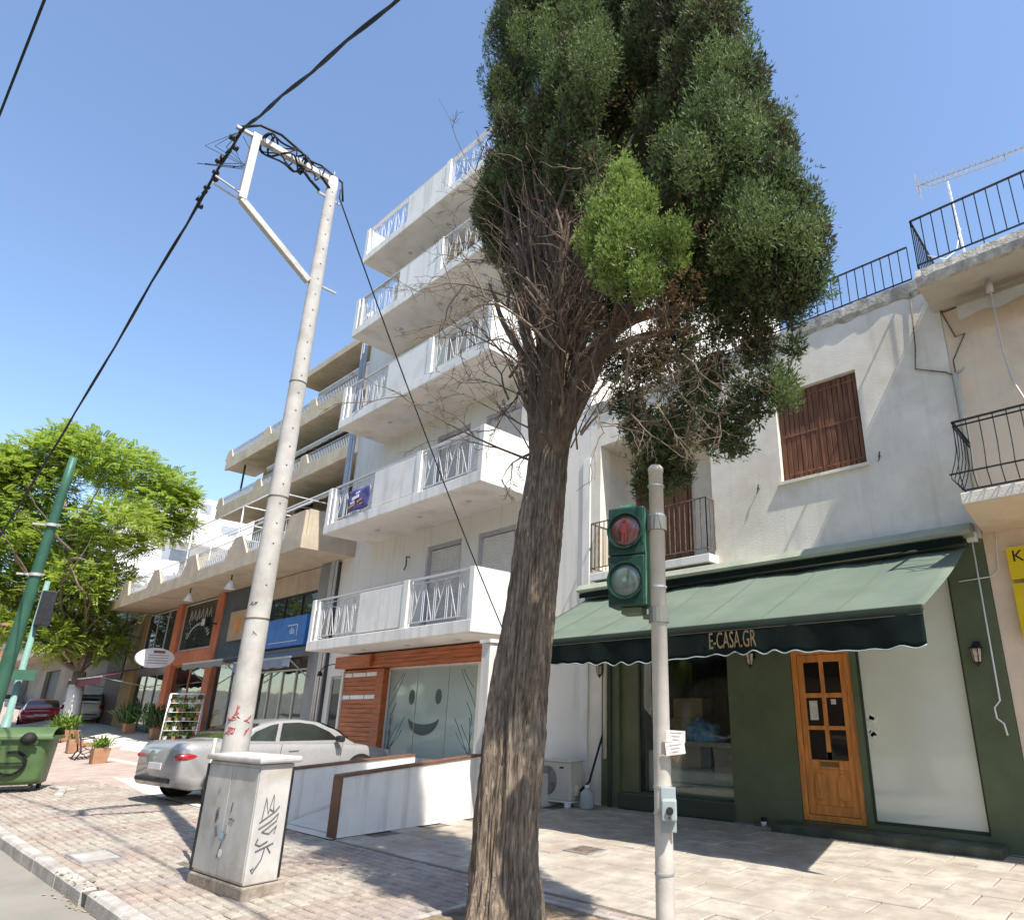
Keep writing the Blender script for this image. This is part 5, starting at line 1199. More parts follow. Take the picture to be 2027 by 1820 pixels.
for sx in (-.62, .62): f_.tube([(sx, -.25, 0), (sx, .1, 2.0), (sx, .25, 2.0), (sx, .3, 0)], .028, 6)
f_.tube([(-.62, .1, 2.0), (.62, .1, 2.0)], .028, 6); rk.scale = (RS, RS, RS); L(f_, 'frame', m_whitepaint, rk, smooth=True)
for k in range(5): L(MB().box(-.6, -.2 + .05 * k, .18 + .36 * k, .6, .25, .2 + .36 * k), 'shelf', m_whitepaint, rk)
m_potw = mat('white_pot', (.6, .58, .54), .6, .1)
for k in range(5):
    for j in range(5):
        lx, ly = RS * (-.46 + .23 * j), RS * (-.06 + .05 * k); x = rx + lx * math.cos(RA) - ly * math.sin(RA); y = ry_ + lx * math.sin(RA) + ly * math.cos(RA); z = rz_ + RS * (.2 + .36 * k)
        wp = (j + 2 * k) % 3 == 0; br = (j + k) % 2
        if (j * 7 + k * 5) % 11 == 3: continue
        x += random.gauss(0, .015); y += random.gauss(0, .015); ps = random.uniform(.6, 1.0)
        t = thing('potted_plant', '%s pot with %s leaves on the %s shelf of the white rack' % ('white' if wp else 'terracotta', 'bright green' if br else 'dark green', ['lowest', 'second', 'middle', 'fourth', 'top'][k]), 'potted plant', (x, y, z), group='plants on the white rack')
        MB().lathe([(.055 * ps, 0), (.085 * ps, .13 * ps), (.07 * ps, .13 * ps)], (x, y, z), 'z', 10).build('pot', m_potw if wp else m_terra, t); leaves(MB(), (x, y, z + .11 * ps), .17 * random.uniform(.6, 1.4), random.randint(12, 30), random.uniform(.2, 1.2), .05, .018).build('leaves', m_lf1 if br else m_lf2, t)
# ------------------------------------------------------------------ cars
m_tyre = mat('tyre_rubber', (.02, .02, .02), .85, .1, 20, coords='obj'); m_rim = mat('alloy_rim', (.45, .45, .46), .35, .1, 9, metal=.7, coords='obj')
m_cglass = mat('car_glass', (.022, .03, .027), .05, .3, 1.2, spec=.7, coords='obj', coat=.6); m_trim = mat('black_car_trim', (.02, .02, .02), .5, .1, coords='obj')
def interp(pts, x):
    if x <= pts[0][0]: return pts[0][1]
    for (a, b), (c_, d) in zip(pts[:-1], pts[1:]):
        if x <= c_:
            t = (x - a) / (c_ - a); t = t * t * (3 - 2 * t) * .5 + t * .5; return b + (d - b) * t
    return pts[-1][1]
def car(name, lab, loc, rz, paint, Ln=4.49, hw=.875, belt=None, roof=None, widths=None, wheels=(.83, 3.56), side=None, ws=None, rw=None, tail=None, bottom=None, hatch=False):
    t = thing(name, lab, 'car', loc, rz)
    belt = belt or [(0, .88), (.025, .965), (.14, 1.015), (.75, 1.015), (1.2, .98), (2.6, .93), (3.0, .92), (3.6, .86), (4.2, .76), (4.40, .66), (4.49, .55)]
    widths = widths or [(0, .86), (.05, .93), (.25, .975), (1.0, 1.0), (3.3, 1.0), (4.0, .96), (4.3, .86), (4.45, .70), (4.49, .6)]
    bottom = bottom or [(0, .30), (.4, .21), (1, .19), (3.5, .19), (4.2, .21), (4.49, .30)]
    rows = []; N = 56
    for i in range(N + 1):
        x = Ln * i / N; w_ = hw * interp(widths, x); zt = interp(belt, x); zb = interp(bottom, x); h = zt - zb
        half = [(0, zb), (.8 * w_, zb), (.955 * w_, zb + .06 * h), (.985 * w_, zb + .28 * h), (1.0 * w_, zb + .55 * h), (.988 * w_, zb + .80 * h), (.955 * w_, zb + .93 * h), (.86 * w_, zt - .005), (.5 * w_, zt + .018), (0, zt + .026)]
        full = [(x, y, z) for y, z in half] + [(x, -y, z) for y, z in reversed(half[1:-1])]
        rows.append(full)
    mb = MB().grid(rows, True); n0 = len(rows[0]); mb.f.append(tuple(range(n0 - 1, -1, -1))); mb.f.append(tuple(N * n0 + k for k in range(n0)))
    L(mb, 'body', paint, t, smooth=True)
    roof = roof or [(.72, 1.0), (1.05, 1.16), (1.45, 1.30), (1.85, 1.365), (2.25, 1.37), (2.6, 1.33), (2.95, 1.20), (3.42, .92)]
    rows = []; M_ = 40; xa, xb = roof[0][0], roof[-1][0]
    def side_y(x, z): zb_ = interp(belt, x); return hw * interp(widths, x) * .90 - .36 * max(0, z - zb_ + .02) - .35 * max(0, z - zb_ - .3) ** 1.6
    for i in range(M_ + 1):
        x = xa + (xb - xa) * i / M_; z = interp(roof, x); zb_ = interp(belt, x) - .02
        half = []
        for k in range(6): zz_ = zb_ + (z - .03 - zb_) * k / 5 if z - .03 > zb_ else zb_; half.append((max(.2, side_y(x, zz_)), zz_))
        ye = half[-1][0]; half += [(ye * .93, z - .008), (ye * .6, z + .012), (0, z + .02)]
        rows.append([(x, y, z_) for y, z_ in half] + [(x, -y, z_) for y, z_ in reversed(half[:-1])])
    mb = MB().grid(rows); L(mb, 'roof', paint, t, smooth=True)
    side = side or [[(1.16, 1.01), (1.32, 1.16), (1.62, 1.275), (1.78, 1.30), (1.70, .985)], [(1.78, .985), (1.86, 1.31), (2.2, 1.318), (2.52, 1.275), (2.85, 1.13), (3.06, .965)]]
    for sy in (-1, 1):
        for poly in side:
            pts = []; n = len(poly); inner = []
            for k in range(n):
                a, b = Vector(poly[k]), Vector(poly[(k + 1) % n])
                for j in range(4): q = a.lerp(b, j / 4); inner.append(q)
            cxx = sum((q.x for q in inner)) / len(inner); czz = sum((q.y for q in inner)) / len(inner)
            vs = [(q.x, sy * (side_y(q.x, q.y) + .006), q.y) for q in inner]; rings = [vs]
            for f_ in (.66, .33): rings.append([(cxx + (q.x - cxx) * f_, sy * (side_y(cxx + (q.x - cxx) * f_, czz + (q.y - czz) * f_) + .006), czz + (q.y - czz) * f_) for q in inner])
            mb = MB().grid(rings, True); m_n = len(inner); mb.v.append((cxx, sy * (side_y(cxx, czz) + .006), czz)); ci = len(mb.v) - 1
            for k in range(m_n): mb.f.append((2 * m_n + k, 2 * m_n + (k + 1) % m_n, ci))
            L(mb, 'side_window', m_cglass, t, smooth=True)
    def screen(x0, x1, nm, inset=.12):
        r_ = []
        for i in range(9):
            x = x0 + (x1 - x0) * i / 8; z = interp(roof, x); y = side_y(x, z - .05) - .03; r_.append([(x, y * u, z + .012 + .012 * (1 - abs(u))) for u in (-1, -.6, -.2, .2, .6, 1)])
        L(MB().grid(r_), nm, m_cglass, t, smooth=True)
    ws = ws or (2.72, 3.34); rw = rw or (.82, 1.42)
    screen(*ws, 'windscreen'); screen(*rw, 'rear_window')
    for wx in wheels:
        for sy in (-1, 1):
            yy = sy * hw * .995
            L(MB().lathe([(.36, -.004), (.36, .004)], (wx, yy, .315), 'y', 30), 'wheel_arch', m_trim, t)
            tyre = L(MB().lathe([(.2, -.10), (.30, -.105), (.315, -.08), (.315, .08), (.30, .105), (.2, .10)], (wx, yy - sy * .095, .315), 'y', 30), 'wheel', m_tyre, t, smooth=True)
            rimm = MB().lathe([(.205, -.004), (.205, .006), (.19, .008)], (wx, yy + sy * .01, .315), 'y', 26)
            L(rimm, 'rim', mat('rim_shadow', (.05, .05, .05), .6), tyre)
            sp = MB()
            for k in range(7): a = 2 * math.pi * k / 7; sp.obox((wx + .1 * math.cos(a), yy + sy * .022, .315 + .1 * math.sin(a)), (.2, .014, .042), Matrix.Rotation(-a, 3, 'Y'))
            sp.lathe([(.045, -.01), (.045, .012)], (wx, yy + sy * .022, .315), 'y', 12); L(sp, 'spokes', m_rim, tyre)
    m_tail = mat('red_tail_lamp', (.42, .01, .015), .2, .1, spec=.6, coords='obj', coat=.5); m_head = mat('headlamp_glass', (.5, .5, .5), .1, .1, coords='obj', coat=.5)
    for sy in (-1, 1):
        tz0, tz1 = tail or (.70, .86); zc_ = (tz0 + tz1) / 2; r_ = []
        for j in range(9):
            th = math.pi * (j / 8 - .5); r_.append([(.23 * math.cos(th) * math.cos(q) + .20, sy * (hw * .865 + .105 * math.cos(th) * math.sin(q)), zc_ + (tz1 - tz0) * .5 * math.sin(th)) for q in [2 * math.pi * i / 18 for i in range(18)]])
        L(MB().grid(r_, True), 'tail_lamp', m_tail, t, smooth=True)
        L(MB().box(Ln - .34, sy * hw * .52, .60, Ln - .10, sy * hw * .82, .72), 'headlamp', m_head, t, bevel=.03)
        mr = MB(); mr.obox((2.98, sy * (hw + .07), .99), (.12, .2, .13)); L(mr, 'door_mirror', m_trim if sy < 0 else m_trim, t, bevel=.03)
        L(MB().box(1.95, sy * (hw * .99), .80, 2.15, sy * (hw * .99 + .02), .83), 'door_handle', paint, t, bevel=.006)
        sd = MB(); sd.bar((1.74, sy * (hw * .999 + .002), .28), (1.80, sy * (hw * .985 + .003), .93), .006); sd.bar((3.05, sy * (hw * .999 + .002), .28), (3.1, sy * (hw * .985 + .003), .90), .006); L(sd, 'door_gap', m_trim, t)
        L(MB().box(.9, sy * (hw * .965), .22, 3.5, sy * (hw * .99), .27), 'sill', m_trim, t)
    bl_ = MB(); bl_.bar((.012, -hw * .55, .66), (.02, -hw * .62, .92), .006); bl_.bar((.012, hw * .55, .66), (.02, hw * .62, .92), .006); bl_.bar((.008, -hw * .55, .655), (.008, hw * .55, .655), .006); L(bl_, 'boot_gap', m_trim, t)
    L(MB().box(-.012, -.26, .56, .004, .26, .67), 'number_plate', mat('plate_white', (.6, .6, .6), .5), t, bevel=.004)
    L(MB().box(-.03, -hw * .80, .36, .2, hw * .80, .43), 'bumper_strip', m_trim, t, bevel=.02)
    return t
silver = mat('silver_car_paint', (.33, .325, .32), .32, .03, 2, metal=.2, spec=.6, coat=.8, coords='obj')
car('parked_car', 'silver two door coupe parked nose in before the shops', (-14.2, 4.2, .0), math.radians(95), silver)
redp = mat('red_car_paint', (.36, .025, .03), .3, .06, 2, spec=.6, coat=.8, coords='obj')
hb = dict(belt=[(0, .62), (.04, .86), (.3, .95), (1.0, .95), (2.6, .92), (3.0, .9), (3.5, .80), (3.75, .66), (3.8, .55)], widths=[(0, .86), (.1, .94), (.5, 1.0), (2.8, 1.0), (3.4, .94), (3.7, .78), (3.8, .6)], bottom=[(0, .32), (.4, .22), (3.4, .2), (3.8, .3)],
          roof=[(.06, .92), (.3, 1.2), (.62, 1.36), (1.2, 1.42), (1.8, 1.41), (2.2, 1.32), (2.85, .92)], wheels=(.62, 3.1), side=[[(.55, .98), (.6, 1.2), (.85, 1.31), (1.2, 1.33), (1.2, .96)], [(1.27, .96), (1.27, 1.33), (1.75, 1.32), (2.1, 1.22), (2.5, .95)]], ws=(2.12, 2.74), rw=(.14, .5), tail=(.60, .88))
xr, yr = -47.5, 7.0
p_ = aX(62, 1428, -47.0)
car('parked_car', 'red hatchback parked up the street seen from behind', (-45.2, p_.y, gh(-46, 2.0)), math.radians(172), redp, Ln=3.8, hw=.84, **hb)
whp = mat('white_car_paint', (.7, .7, .7), .3, .04, 2, spec=.6, coat=.8, coords='obj')
p2 = aX(168, 1430, -42.0)
car('parked_car', 'white hatchback parked beside the far shop windows behind the tree', (-40.5, 9.0 - .6, gh(-42, 8.3)), math.radians(160), whp, Ln=3.8, hw=.84, **hb)
p3 = aX(8, 1400, -60.0)
car('parked_car', 'white hatchback on the road far beyond the bin', (-62, p3.y, gh(-62, 0) - .1), math.radians(175), whp, Ln=3.8, hw=.84, **hb)
# ------------------------------------------------------------------ the big cypress
def fbm(v, s): return mnoise.noise(v * s) + .5 * mnoise.noise(v * s * 2.1) + .25 * mnoise.noise(v * s * 4.3)
TB = Vector((-4.36, 3.80, 0))
cy = thing('cypress_tree', 'huge old cypress with ridged trunk and bare branches before the shops', 'tree', TB)
path = [(930 + 66, 1845, 0), ]
def tp(px, py, Y): return aY(px, py, Y)
ax_pts = [Vector((-4.32, 3.82, -.1)), Vector((-4.32, 3.82, .15)), tp(1003, 1650, 3.84), tp(1022, 1450, 3.88), tp(1040, 1300, 3.90), tp(1058, 1150, 3.93), tp(1073, 1020, 3.96), tp(1088, 900, 3.98), tp(1102, 800, 4.0), tp(1112, 700, 4.02)]
rad = [.30, .275, .255, .245, .225, .21, .198, .19, .195, .15]
# densify with catmull-rom
def catmull(P, n):
    out = []
    for i in range(len(P) - 1):
        p0, p1, p2, p3 = P[max(i - 1, 0)], P[i], P[i + 1], P[min(i + 2, len(P) - 1)]
        for k in range(n):
            t = k / n; out.append(.5 * ((2 * p1) + (p2 - p0) * t + (2 * p0 - 5 * p1 + 4 * p2 - p3) * t * t + (3 * p1 - p0 - 3 * p2 + p3) * t ** 3))
    out.append(P[-1]); return out
axp = catmull(ax_pts, 30); rr_ = [r.x for r in catmull([Vector((r, 0, 0)) for r in rad], 30)]
rows = []; NS = 190
for i, (p_, r_) in enumerate(zip(axp, rr_)):
    row = []
    for k in range(NS):
        a = 2 * math.pi * k / NS; tw = a + p_.z * .22 + .3 * mnoise.noise(Vector((0, 0, p_.z * .7)))
        q = Vector((math.cos(tw) * 3.0, math.sin(tw) * 3.0, p_.z * .55))
        rid = abs(mnoise.noise(q * 1.5)) * .9 + abs(mnoise.noise(Vector((q.x * 3.4, q.y * 3.4, p_.z * 1.1 + 7)))) * .6 + abs(mnoise.noise(Vector((q.x * 7, q.y * 7, p_.z * 2.6)))) * .35
        lob = .085 * math.sin(a * 3 + p_.z * .8) + .035 * math.sin(a * 7 + p_.z * .9) + .05 * math.sin(a * 5 - p_.z * .5) + .08 * mnoise.noise(Vector((math.cos(a), math.sin(a), p_.z * 1.3)))
        fis = min(1.0, abs(mnoise.noise(Vector((q.x * 2.3 + 4, q.y * 2.3, p_.z * .9)))) * 5.0); chip = mnoise.noise(Vector((q.x * 9, q.y * 9, p_.z * 5))) * .026 + mnoise.noise(Vector((q.x * 4.5, q.y * 4.5, p_.z * 14))) * .012
        rad_ = r_ * (1 + lob + .17 * (rid - .55) - .085 * (1 - fis) + chip * 1.4)
        if p_.z < .4: rad_ *= 1 + .35 * (.4 - p_.z) * (1 + .6 * math.sin(a * 4 + 1))
        row.append(p_ + Vector((math.cos(a), math.sin(a), 0)) * rad_)
    rows.append(row)
mb = MB().grid(rows, True)
def bark_mat():
    m = bpy.data.materials.new('cypress_bark'); m.use_nodes = True; n = m.node_tree.nodes; l = m.node_tree.links; b = n['Principled BSDF']; b.inputs['Roughness'].default_value = .95; b.inputs['Specular IOR Level'].default_value = .15
    g = n.new('ShaderNodeNewGeometry'); mp = n.new('ShaderNodeMapping'); mp.inputs['Scale'].default_value = (17, 17, 2.4); l.new(g.outputs['Position'], mp.inputs[0])
    t = n.new('ShaderNodeTexNoise'); t.inputs['Scale'].default_value = 2.4; t.inputs['Detail'].default_value = 8; t.inputs['Roughness'].default_value = .65; t.inputs['Distortion'].default_value = .6; l.new(mp.outputs[0], t.inputs['Vector'])
    r = n.new('ShaderNodeValToRGB'); r.color_ramp.elements[0].position = .30; r.color_ramp.elements[0].color = (.08, .062, .048, 1); r.color_ramp.elements[1].position = .70; r.color_ramp.elements[1].color = (.43, .345, .25, 1)
    e = r.color_ramp.elements.new(.5); e.color = (.225, .175, .13, 1); l.new(t.outputs[0], r.inputs[0])
    t2 = n.new('ShaderNodeTexNoise'); t2.inputs['Scale'].default_value = 1.6; t2.inputs['Detail'].default_value = 4; l.new(g.outputs['Position'], t2.inputs['Vector'])
    mx = n.new('ShaderNodeMix'); mx.data_type = 'RGBA'; mr = n.new('ShaderNodeMapRange'); mr.inputs[1].default_value = .5; mr.inputs[2].default_value = .68; mr.inputs[4].default_value = .55; l.new(t2.outputs[0], mr.inputs[0]); l.new(mr.outputs[0], mx.inputs[0]); l.new(r.outputs[0], mx.inputs[6]); mx.inputs[7].default_value = (.26, .235, .205, 1)
    l.new(mx.outputs[2], b.inputs['Base Color'])
    bp = n.new('ShaderNodeBump'); bp.inputs['Strength'].default_value = .9; bp.inputs['Distance'].default_value = .045; l.new(t.outputs[0], bp.inputs['Height']); l.new(bp.outputs[0], b.inputs['Normal'])
    return m
m_bark = bark_mat()
mb.build('trunk', m_bark, cy, smooth=True, recalc=False)
# stems: a bundle that leaves the trunk and fans upward into the crown
rs = random.Random(21)
def wig(a, b, n, amp, bow=Vector((0, 0, 0))):
    pts = []
    for i in range(n + 1):
        t = i / n; p_ = a.lerp(b, t) + bow * (4 * t * (1 - t)); p_ += Vector((mnoise.noise(p_ * 1.7), mnoise.noise(p_ * 1.7 + Vector((9, 1, 4))), mnoise.noise(p_ * 1.7 + Vector((3, 7, 2))))) * amp * t; pts.append(p_)
    return pts
stem = MB(); m_stem = mat('dark_shaded_stem_bark', (.155, .115, .085), .95, .35, 3, .5, 40, stretch=(8, 8, 1.2))  # stem bark darker than the trunk's, with crown shade put into its colour
tops = [(985, 380, 3.7), (1010, 250, 3.95), (1045, 150, 4.25), (1090, 80, 4.0), (1140, 120, 3.7), (1190, 200, 4.3), (1250, 260, 4.0), (1330, 350, 4.2), (1420, 420, 4.0), (1480, 560, 4.2), (1380, 640, 3.8), (1060, 300, 3.6), (1020, 480, 3.5), (1130, 330, 3.55), (1180, 430, 3.5), (1240, 560, 3.6), (1290, 640, 3.9), (965, 560, 3.7), (1100, 420, 3.4), (1060, 560, 3.35), (1040, 330, 3.9), (1075, 200, 4.0), (1110, 260, 3.9), (1150, 300, 4.0), (1085, 340, 3.65), (1125, 480, 3.45), (1005, 430, 3.9), (1160, 540, 3.6), (1200, 600, 3.8), (1030, 400, 4.1), (1095, 520, 3.8), (1140, 620, 3.55)]
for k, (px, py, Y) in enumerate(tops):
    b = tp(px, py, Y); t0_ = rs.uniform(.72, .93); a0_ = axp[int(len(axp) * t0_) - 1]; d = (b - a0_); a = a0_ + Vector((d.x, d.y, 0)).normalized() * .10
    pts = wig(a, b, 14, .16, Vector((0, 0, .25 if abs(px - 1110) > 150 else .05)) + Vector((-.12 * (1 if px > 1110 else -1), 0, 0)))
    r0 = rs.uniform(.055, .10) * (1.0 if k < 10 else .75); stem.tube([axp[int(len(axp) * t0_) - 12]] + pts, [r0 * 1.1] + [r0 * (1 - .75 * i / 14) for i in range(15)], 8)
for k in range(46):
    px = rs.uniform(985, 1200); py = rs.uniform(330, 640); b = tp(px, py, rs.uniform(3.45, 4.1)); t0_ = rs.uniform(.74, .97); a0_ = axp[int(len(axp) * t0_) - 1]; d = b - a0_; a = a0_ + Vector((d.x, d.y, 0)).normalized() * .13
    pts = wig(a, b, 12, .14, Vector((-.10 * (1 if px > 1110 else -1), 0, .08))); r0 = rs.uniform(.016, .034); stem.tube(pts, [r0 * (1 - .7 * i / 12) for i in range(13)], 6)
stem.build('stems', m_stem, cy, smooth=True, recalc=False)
# bare twigs: recursive
m_twig = mat('bare_twig_bark', (.14, .10, .07), .9, .3, 8); m_twigl = mat('bleached_twig', (.20, .15, .10), .9, .2, 8)
def twig(mb, a, d, length, r, depth, rr, gravity=.0):
    n = 6; p_ = a; pts = [a]; dirs = d.normalized()
    for i in range(n):
        dirs = (dirs + Vector((rr.gauss(0, .16), rr.gauss(0, .16), rr.gauss(0, .14) - gravity))).normalized(); p_ = p_ + dirs * length / n; pts.append(p_)
        if depth > 0 and i > 0 and rr.random() < .75:
            q = (dirs + Vector((rr.gauss(0, .6), rr.gauss(0, .6), rr.gauss(.05, .5)))).normalized(); twig(mb, p_, q, length * rr.uniform(.28, .5), r * .55, depth - 1, rr, gravity)
    mb.tube(pts, [max(.0022, r * (1 - .85 * i / n)) for i in range(n + 1)], 5 if r > .01 else 3, False)
tw = MB(); rr = random.Random(5)
left_starts = [(1040, 920, 840, 880), (1042, 860, 890, 790), (1040, 800, 880, 720), (1042, 760, 870, 640), (1030, 700, 890, 600), (1020, 640, 900, 520), (1000, 600, 830, 545), (990, 540, 880, 440), (985, 480, 890, 330), (970, 420, 930, 230), (960, 370, 945, 180), (1010, 560, 905, 460), (1030, 660, 935, 560), (1020, 740, 940, 860), (1045, 880, 960, 960), (990, 450, 940, 300), (1000, 520, 920, 380)]
for sx, sy, ex, ey in left_starts:
    a = tp(sx + 38, sy, 3.92 + rr.uniform(-.05, .05)); b = tp(ex, ey, 3.75 + rr.uniform(-.45, .35)); twig(tw, a, b - a, (b - a).length * .8, rr.uniform(.009, .017), 3, rr, .03)
for k in range(26):
    sx, sy = rr.uniform(1000, 1200), rr.uniform(420, 800); a = tp(sx, sy, 3.7); ex, ey = sx + rr.uniform(-80, 80), sy - rr.uniform(90, 240); b = tp(ex, ey, 3.5); twig(tw, a, b - a, (b - a).length, rr.uniform(.008, .016), 2, rr)
for k in range(85):
    sx, sy = rr.uniform(1005, 1190), rr.uniform(450, 830); a = tp(sx * .6 + 1095 * .4, sy + 60, rr.uniform(3.55, 3.8)); ex, ey = sx + (sx - 1095) * rr.uniform(.2, .9) + rr.uniform(-25, 25), sy - rr.uniform(60, 200); b = tp(ex, ey, rr.uniform(3.35, 3.7)); twig(tw, a, b - a, (b - a).length, rr.uniform(.006, .013), 1, rr)
tw.build('bare_branches', m_twig, cy, smooth=True, recalc=False)
tw2 = MB()
for sx, sy, ex, ey, r_ in ((1100, 690, 990, 560, .022), (1065, 640, 1140, 520, .010), (1150, 860, 1215, 780, .012), (1240, 760, 1215, 640, .014), (1180, 800, 1240, 930, .008), (1300, 800, 1350, 900, .008), (1350, 700, 1420, 780, .009), (1330, 740, 1390, 830, .008), (1250, 820, 1300, 900, .008), (1220, 700, 1290, 620, .009), (1180, 760, 1130, 640, .010)):
    a = tp(sx, sy, 3.45); b = tp(ex, ey, 3.35); twig(tw2, a, b - a, (b - a).length * 1.1, r_, 2, rr)
for k in range(75):
    sx, sy = rr.uniform(1180, 1430), rr.uniform(580, 860); a = tp(sx, sy, 3.7); b = tp(sx + rr.uniform(-70, 70), sy + rr.uniform(-30, 90), 3.6); twig(tw2, a, b - a, (b - a).length, .006, 2, rr)
tw2.build('bleached_branches', m_twigl, cy, smooth=True, recalc=False)

# foliage: lobes of feathery sprays; every spray is a small fan of scale-leaf blades
def sublobes(lobes, seed, n=24, rf=.25, tall=2.1):
    """break a lobe into upright plumes set over its surface"""
    g = random.Random(seed); out = []
    for (c, rx, ry, rz, dens) in lobes:
        for k in range(n):
            z = 1 - 2 * (k + .5) / n; a = k * 2.39996 + g.uniform(-.4, .4); q = math.sqrt(max(0, 1 - z * z)); f = g.uniform(.55, .93); r_ = rf * g.uniform(.6, 1.35)
            out.append(((c[0] + rx * q * math.cos(a) * f, c[1] + ry * q * math.sin(a) * f, c[2] + rz * z * f * .9), rx * r_, ry * r_, rx * r_ * tall * g.uniform(.7, 1.25), dens))
    return out
def sprays(lobes, seed, dens0, size, updir=.75, inner=False):
    """feathery sprays over the surface of every lobe: two crossed pairs of slim blades each"""
    g = np.random.default_rng(seed); P_, D_ = [], []
    for (c, rx, ry, rz, dens) in lobes:
        area = (rx * ry + ry * rz + rx * rz) * 4.2; n = max(6, int(area * dens0 * dens))
        u = g.normal(size=(n, 3)); u /= np.linalg.norm(u, axis=1)[:, None]
        rf = (g.uniform(.2, .8, size=n) if inner else g.uniform(.45, 1.0, size=n) ** .6 + np.abs(g.normal(size=n)) * .11)[:, None]
        ext = np.array([rx, ry, rz])[None]; p = np.array(c)[None] + u * ext * rf
        nrm = u / ext; nrm /= np.linalg.norm(nrm, axis=1)[:, None]
        if not inner:
            k_ = g.random(n) < .14; p[k_] += (nrm[k_] * .6 + np.array([0, 0, .8])[None]) * g.uniform(.02, .11, size=(k_.sum(), 1))
        d = nrm * .8 + np.array([0, 0, updir])[None] + g.normal(size=p.shape) * .38; d /= np.linalg.norm(d, axis=1)[:, None]
        P_.append(p); D_.append(d)
    p = np.concatenate(P_); d = np.concatenate(D_); N_ = len(p)
    s = g.normal(size=p.shape); s -= d * (s * d).sum(1)[:, None]; s /= np.linalg.norm(s, axis=1)[:, None]; w_ = np.cross(d, s)
    L_ = size * g.uniform(.6, 1.4, size=(N_, 1)); Wd_ = L_ * .125
    verts = []
    for ang, ln in ((-.42, .85), (.42, 1.0)):
        dd_ = d * math.cos(ang) + s * math.sin(ang); side_ = (s * math.cos(ang) - d * math.sin(ang)) * .6 + w_ * .7
        verts += [p, p + dd_ * L_ * ln * .55 + side_ * Wd_, p + dd_ * L_ * ln, p + dd_ * L_ * ln * .55 - side_ * Wd_]
    return np.stack(verts, 1).reshape(-1, 3), N_
def foliage(name, lobes, seed, per, size, m, parent, updir=.75, inner=False):
    co, N_ = sprays(lobes, seed, per, size, updir, inner); print('FOL', name, N_); off = worldloc(parent); co = co - np.array(off)[None]
    me = bpy.data.meshes.new(name); nv = len(co); nf = nv // 4
    me.vertices.add(nv); me.vertices.foreach_set('co', co.astype(np.float32).ravel()); me.loops.add(nv); me.loops.foreach_set('vertex_index', np.arange(nv, dtype=np.int32))
    me.polygons.add(nf); me.polygons.foreach_set('loop_start', np.arange(0, nv, 4, dtype=np.int32)); me.polygons.foreach_set('loop_total', np.full(nf, 4, dtype=np.int32))
    me.update(calc_edges=True); me.materials.append(m); o = bpy.data.objects.new(name, me); COL.objects.link(o); o.parent = parent; return o
def leafmat(name, stops, var=.3, tr=.22, clump=1.7):
    m = bpy.data.materials.new(name); m.use_nodes = True; n = m.node_tree.nodes; l = m.node_tree.links; b = n['Principled BSDF']; b.inputs['Roughness'].default_value = .65; b.inputs['Specular IOR Level'].default_value = .25
    g = n.new('ShaderNodeNewGeometry'); t = n.new('ShaderNodeTexNoise'); t.inputs['Scale'].default_value = clump; t.inputs['Detail'].default_value = 4; l.new(g.outputs['Position'], t.inputs['Vector'])
    ad = n.new('ShaderNodeMath'); ad.operation = 'MULTIPLY_ADD'; ad.inputs[1].default_value = var; l.new(g.outputs['Random Per Island'], ad.inputs[0])
    mr = n.new('ShaderNodeMapRange'); mr.inputs[1].default_value = .32; mr.inputs[2].default_value = .68; mr.inputs[4].default_value = 1 - var; l.new(t.outputs[0], mr.inputs[0]); l.new(mr.outputs[0], ad.inputs[2])
    r = n.new('ShaderNodeValToRGB'); r.color_ramp.elements[0].color = (*stops[0], 1); r.color_ramp.elements[1].color = (*stops[-1], 1)
    for i, s_ in enumerate(stops[1:-1]): e = r.color_ramp.elements.new((i + 1) / (len(stops) - 1)); e.color = (*s_, 1)
    l.new(ad.outputs[0], r.inputs[0]); l.new(r.outputs[0], b.inputs['Base Color'])
    tr_ = n.new('ShaderNodeBsdfTranslucent'); l.new(r.outputs[0], tr_.inputs[0]); mx = n.new('ShaderNodeMixShader'); mx.inputs[0].default_value = tr; l.new(b.outputs[0], mx.inputs[1]); l.new(tr_.outputs[0], mx.inputs[2]); l.new(mx.outputs[0], n['Material Output'].inputs[0])
    return m
m_cyl = leafmat('cypress_leaf', [(.20, .115, .06), (.105, .125, .05), (.082, .135, .046), (.125, .185, .06), (.20, .245, .08)], .5, .25)
m_cyy = leafmat('young_cypress_leaf', [(.13, .20, .05), (.23, .325, .07), (.38, .46, .12)], .6, .3, 3.0)
m_cym = leafmat('sunlit_cypress_leaf', [(.11, .13, .045), (.11, .165, .05), (.185, .24, .075)], .6, .3, 3.0)  # sunlight is put into this leaf colour, for the brighter clumps
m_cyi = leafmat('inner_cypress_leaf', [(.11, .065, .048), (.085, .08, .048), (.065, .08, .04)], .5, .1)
m_cyb = leafmat('dead_cypress_leaf', [(.12, .06, .03), (.22, .12, .06), (.28, .17, .09)], .5, .2)
def lobe(px, py, rpx, Y, asp=1.25, dens=1.0, dep=.9):
    c_ = tp(px, py, Y); dist = (c_ - C0).dot(fw); r_ = rpx * dist / F; return (tuple(c_), r_, r_ * dep, r_ * asp, dens)
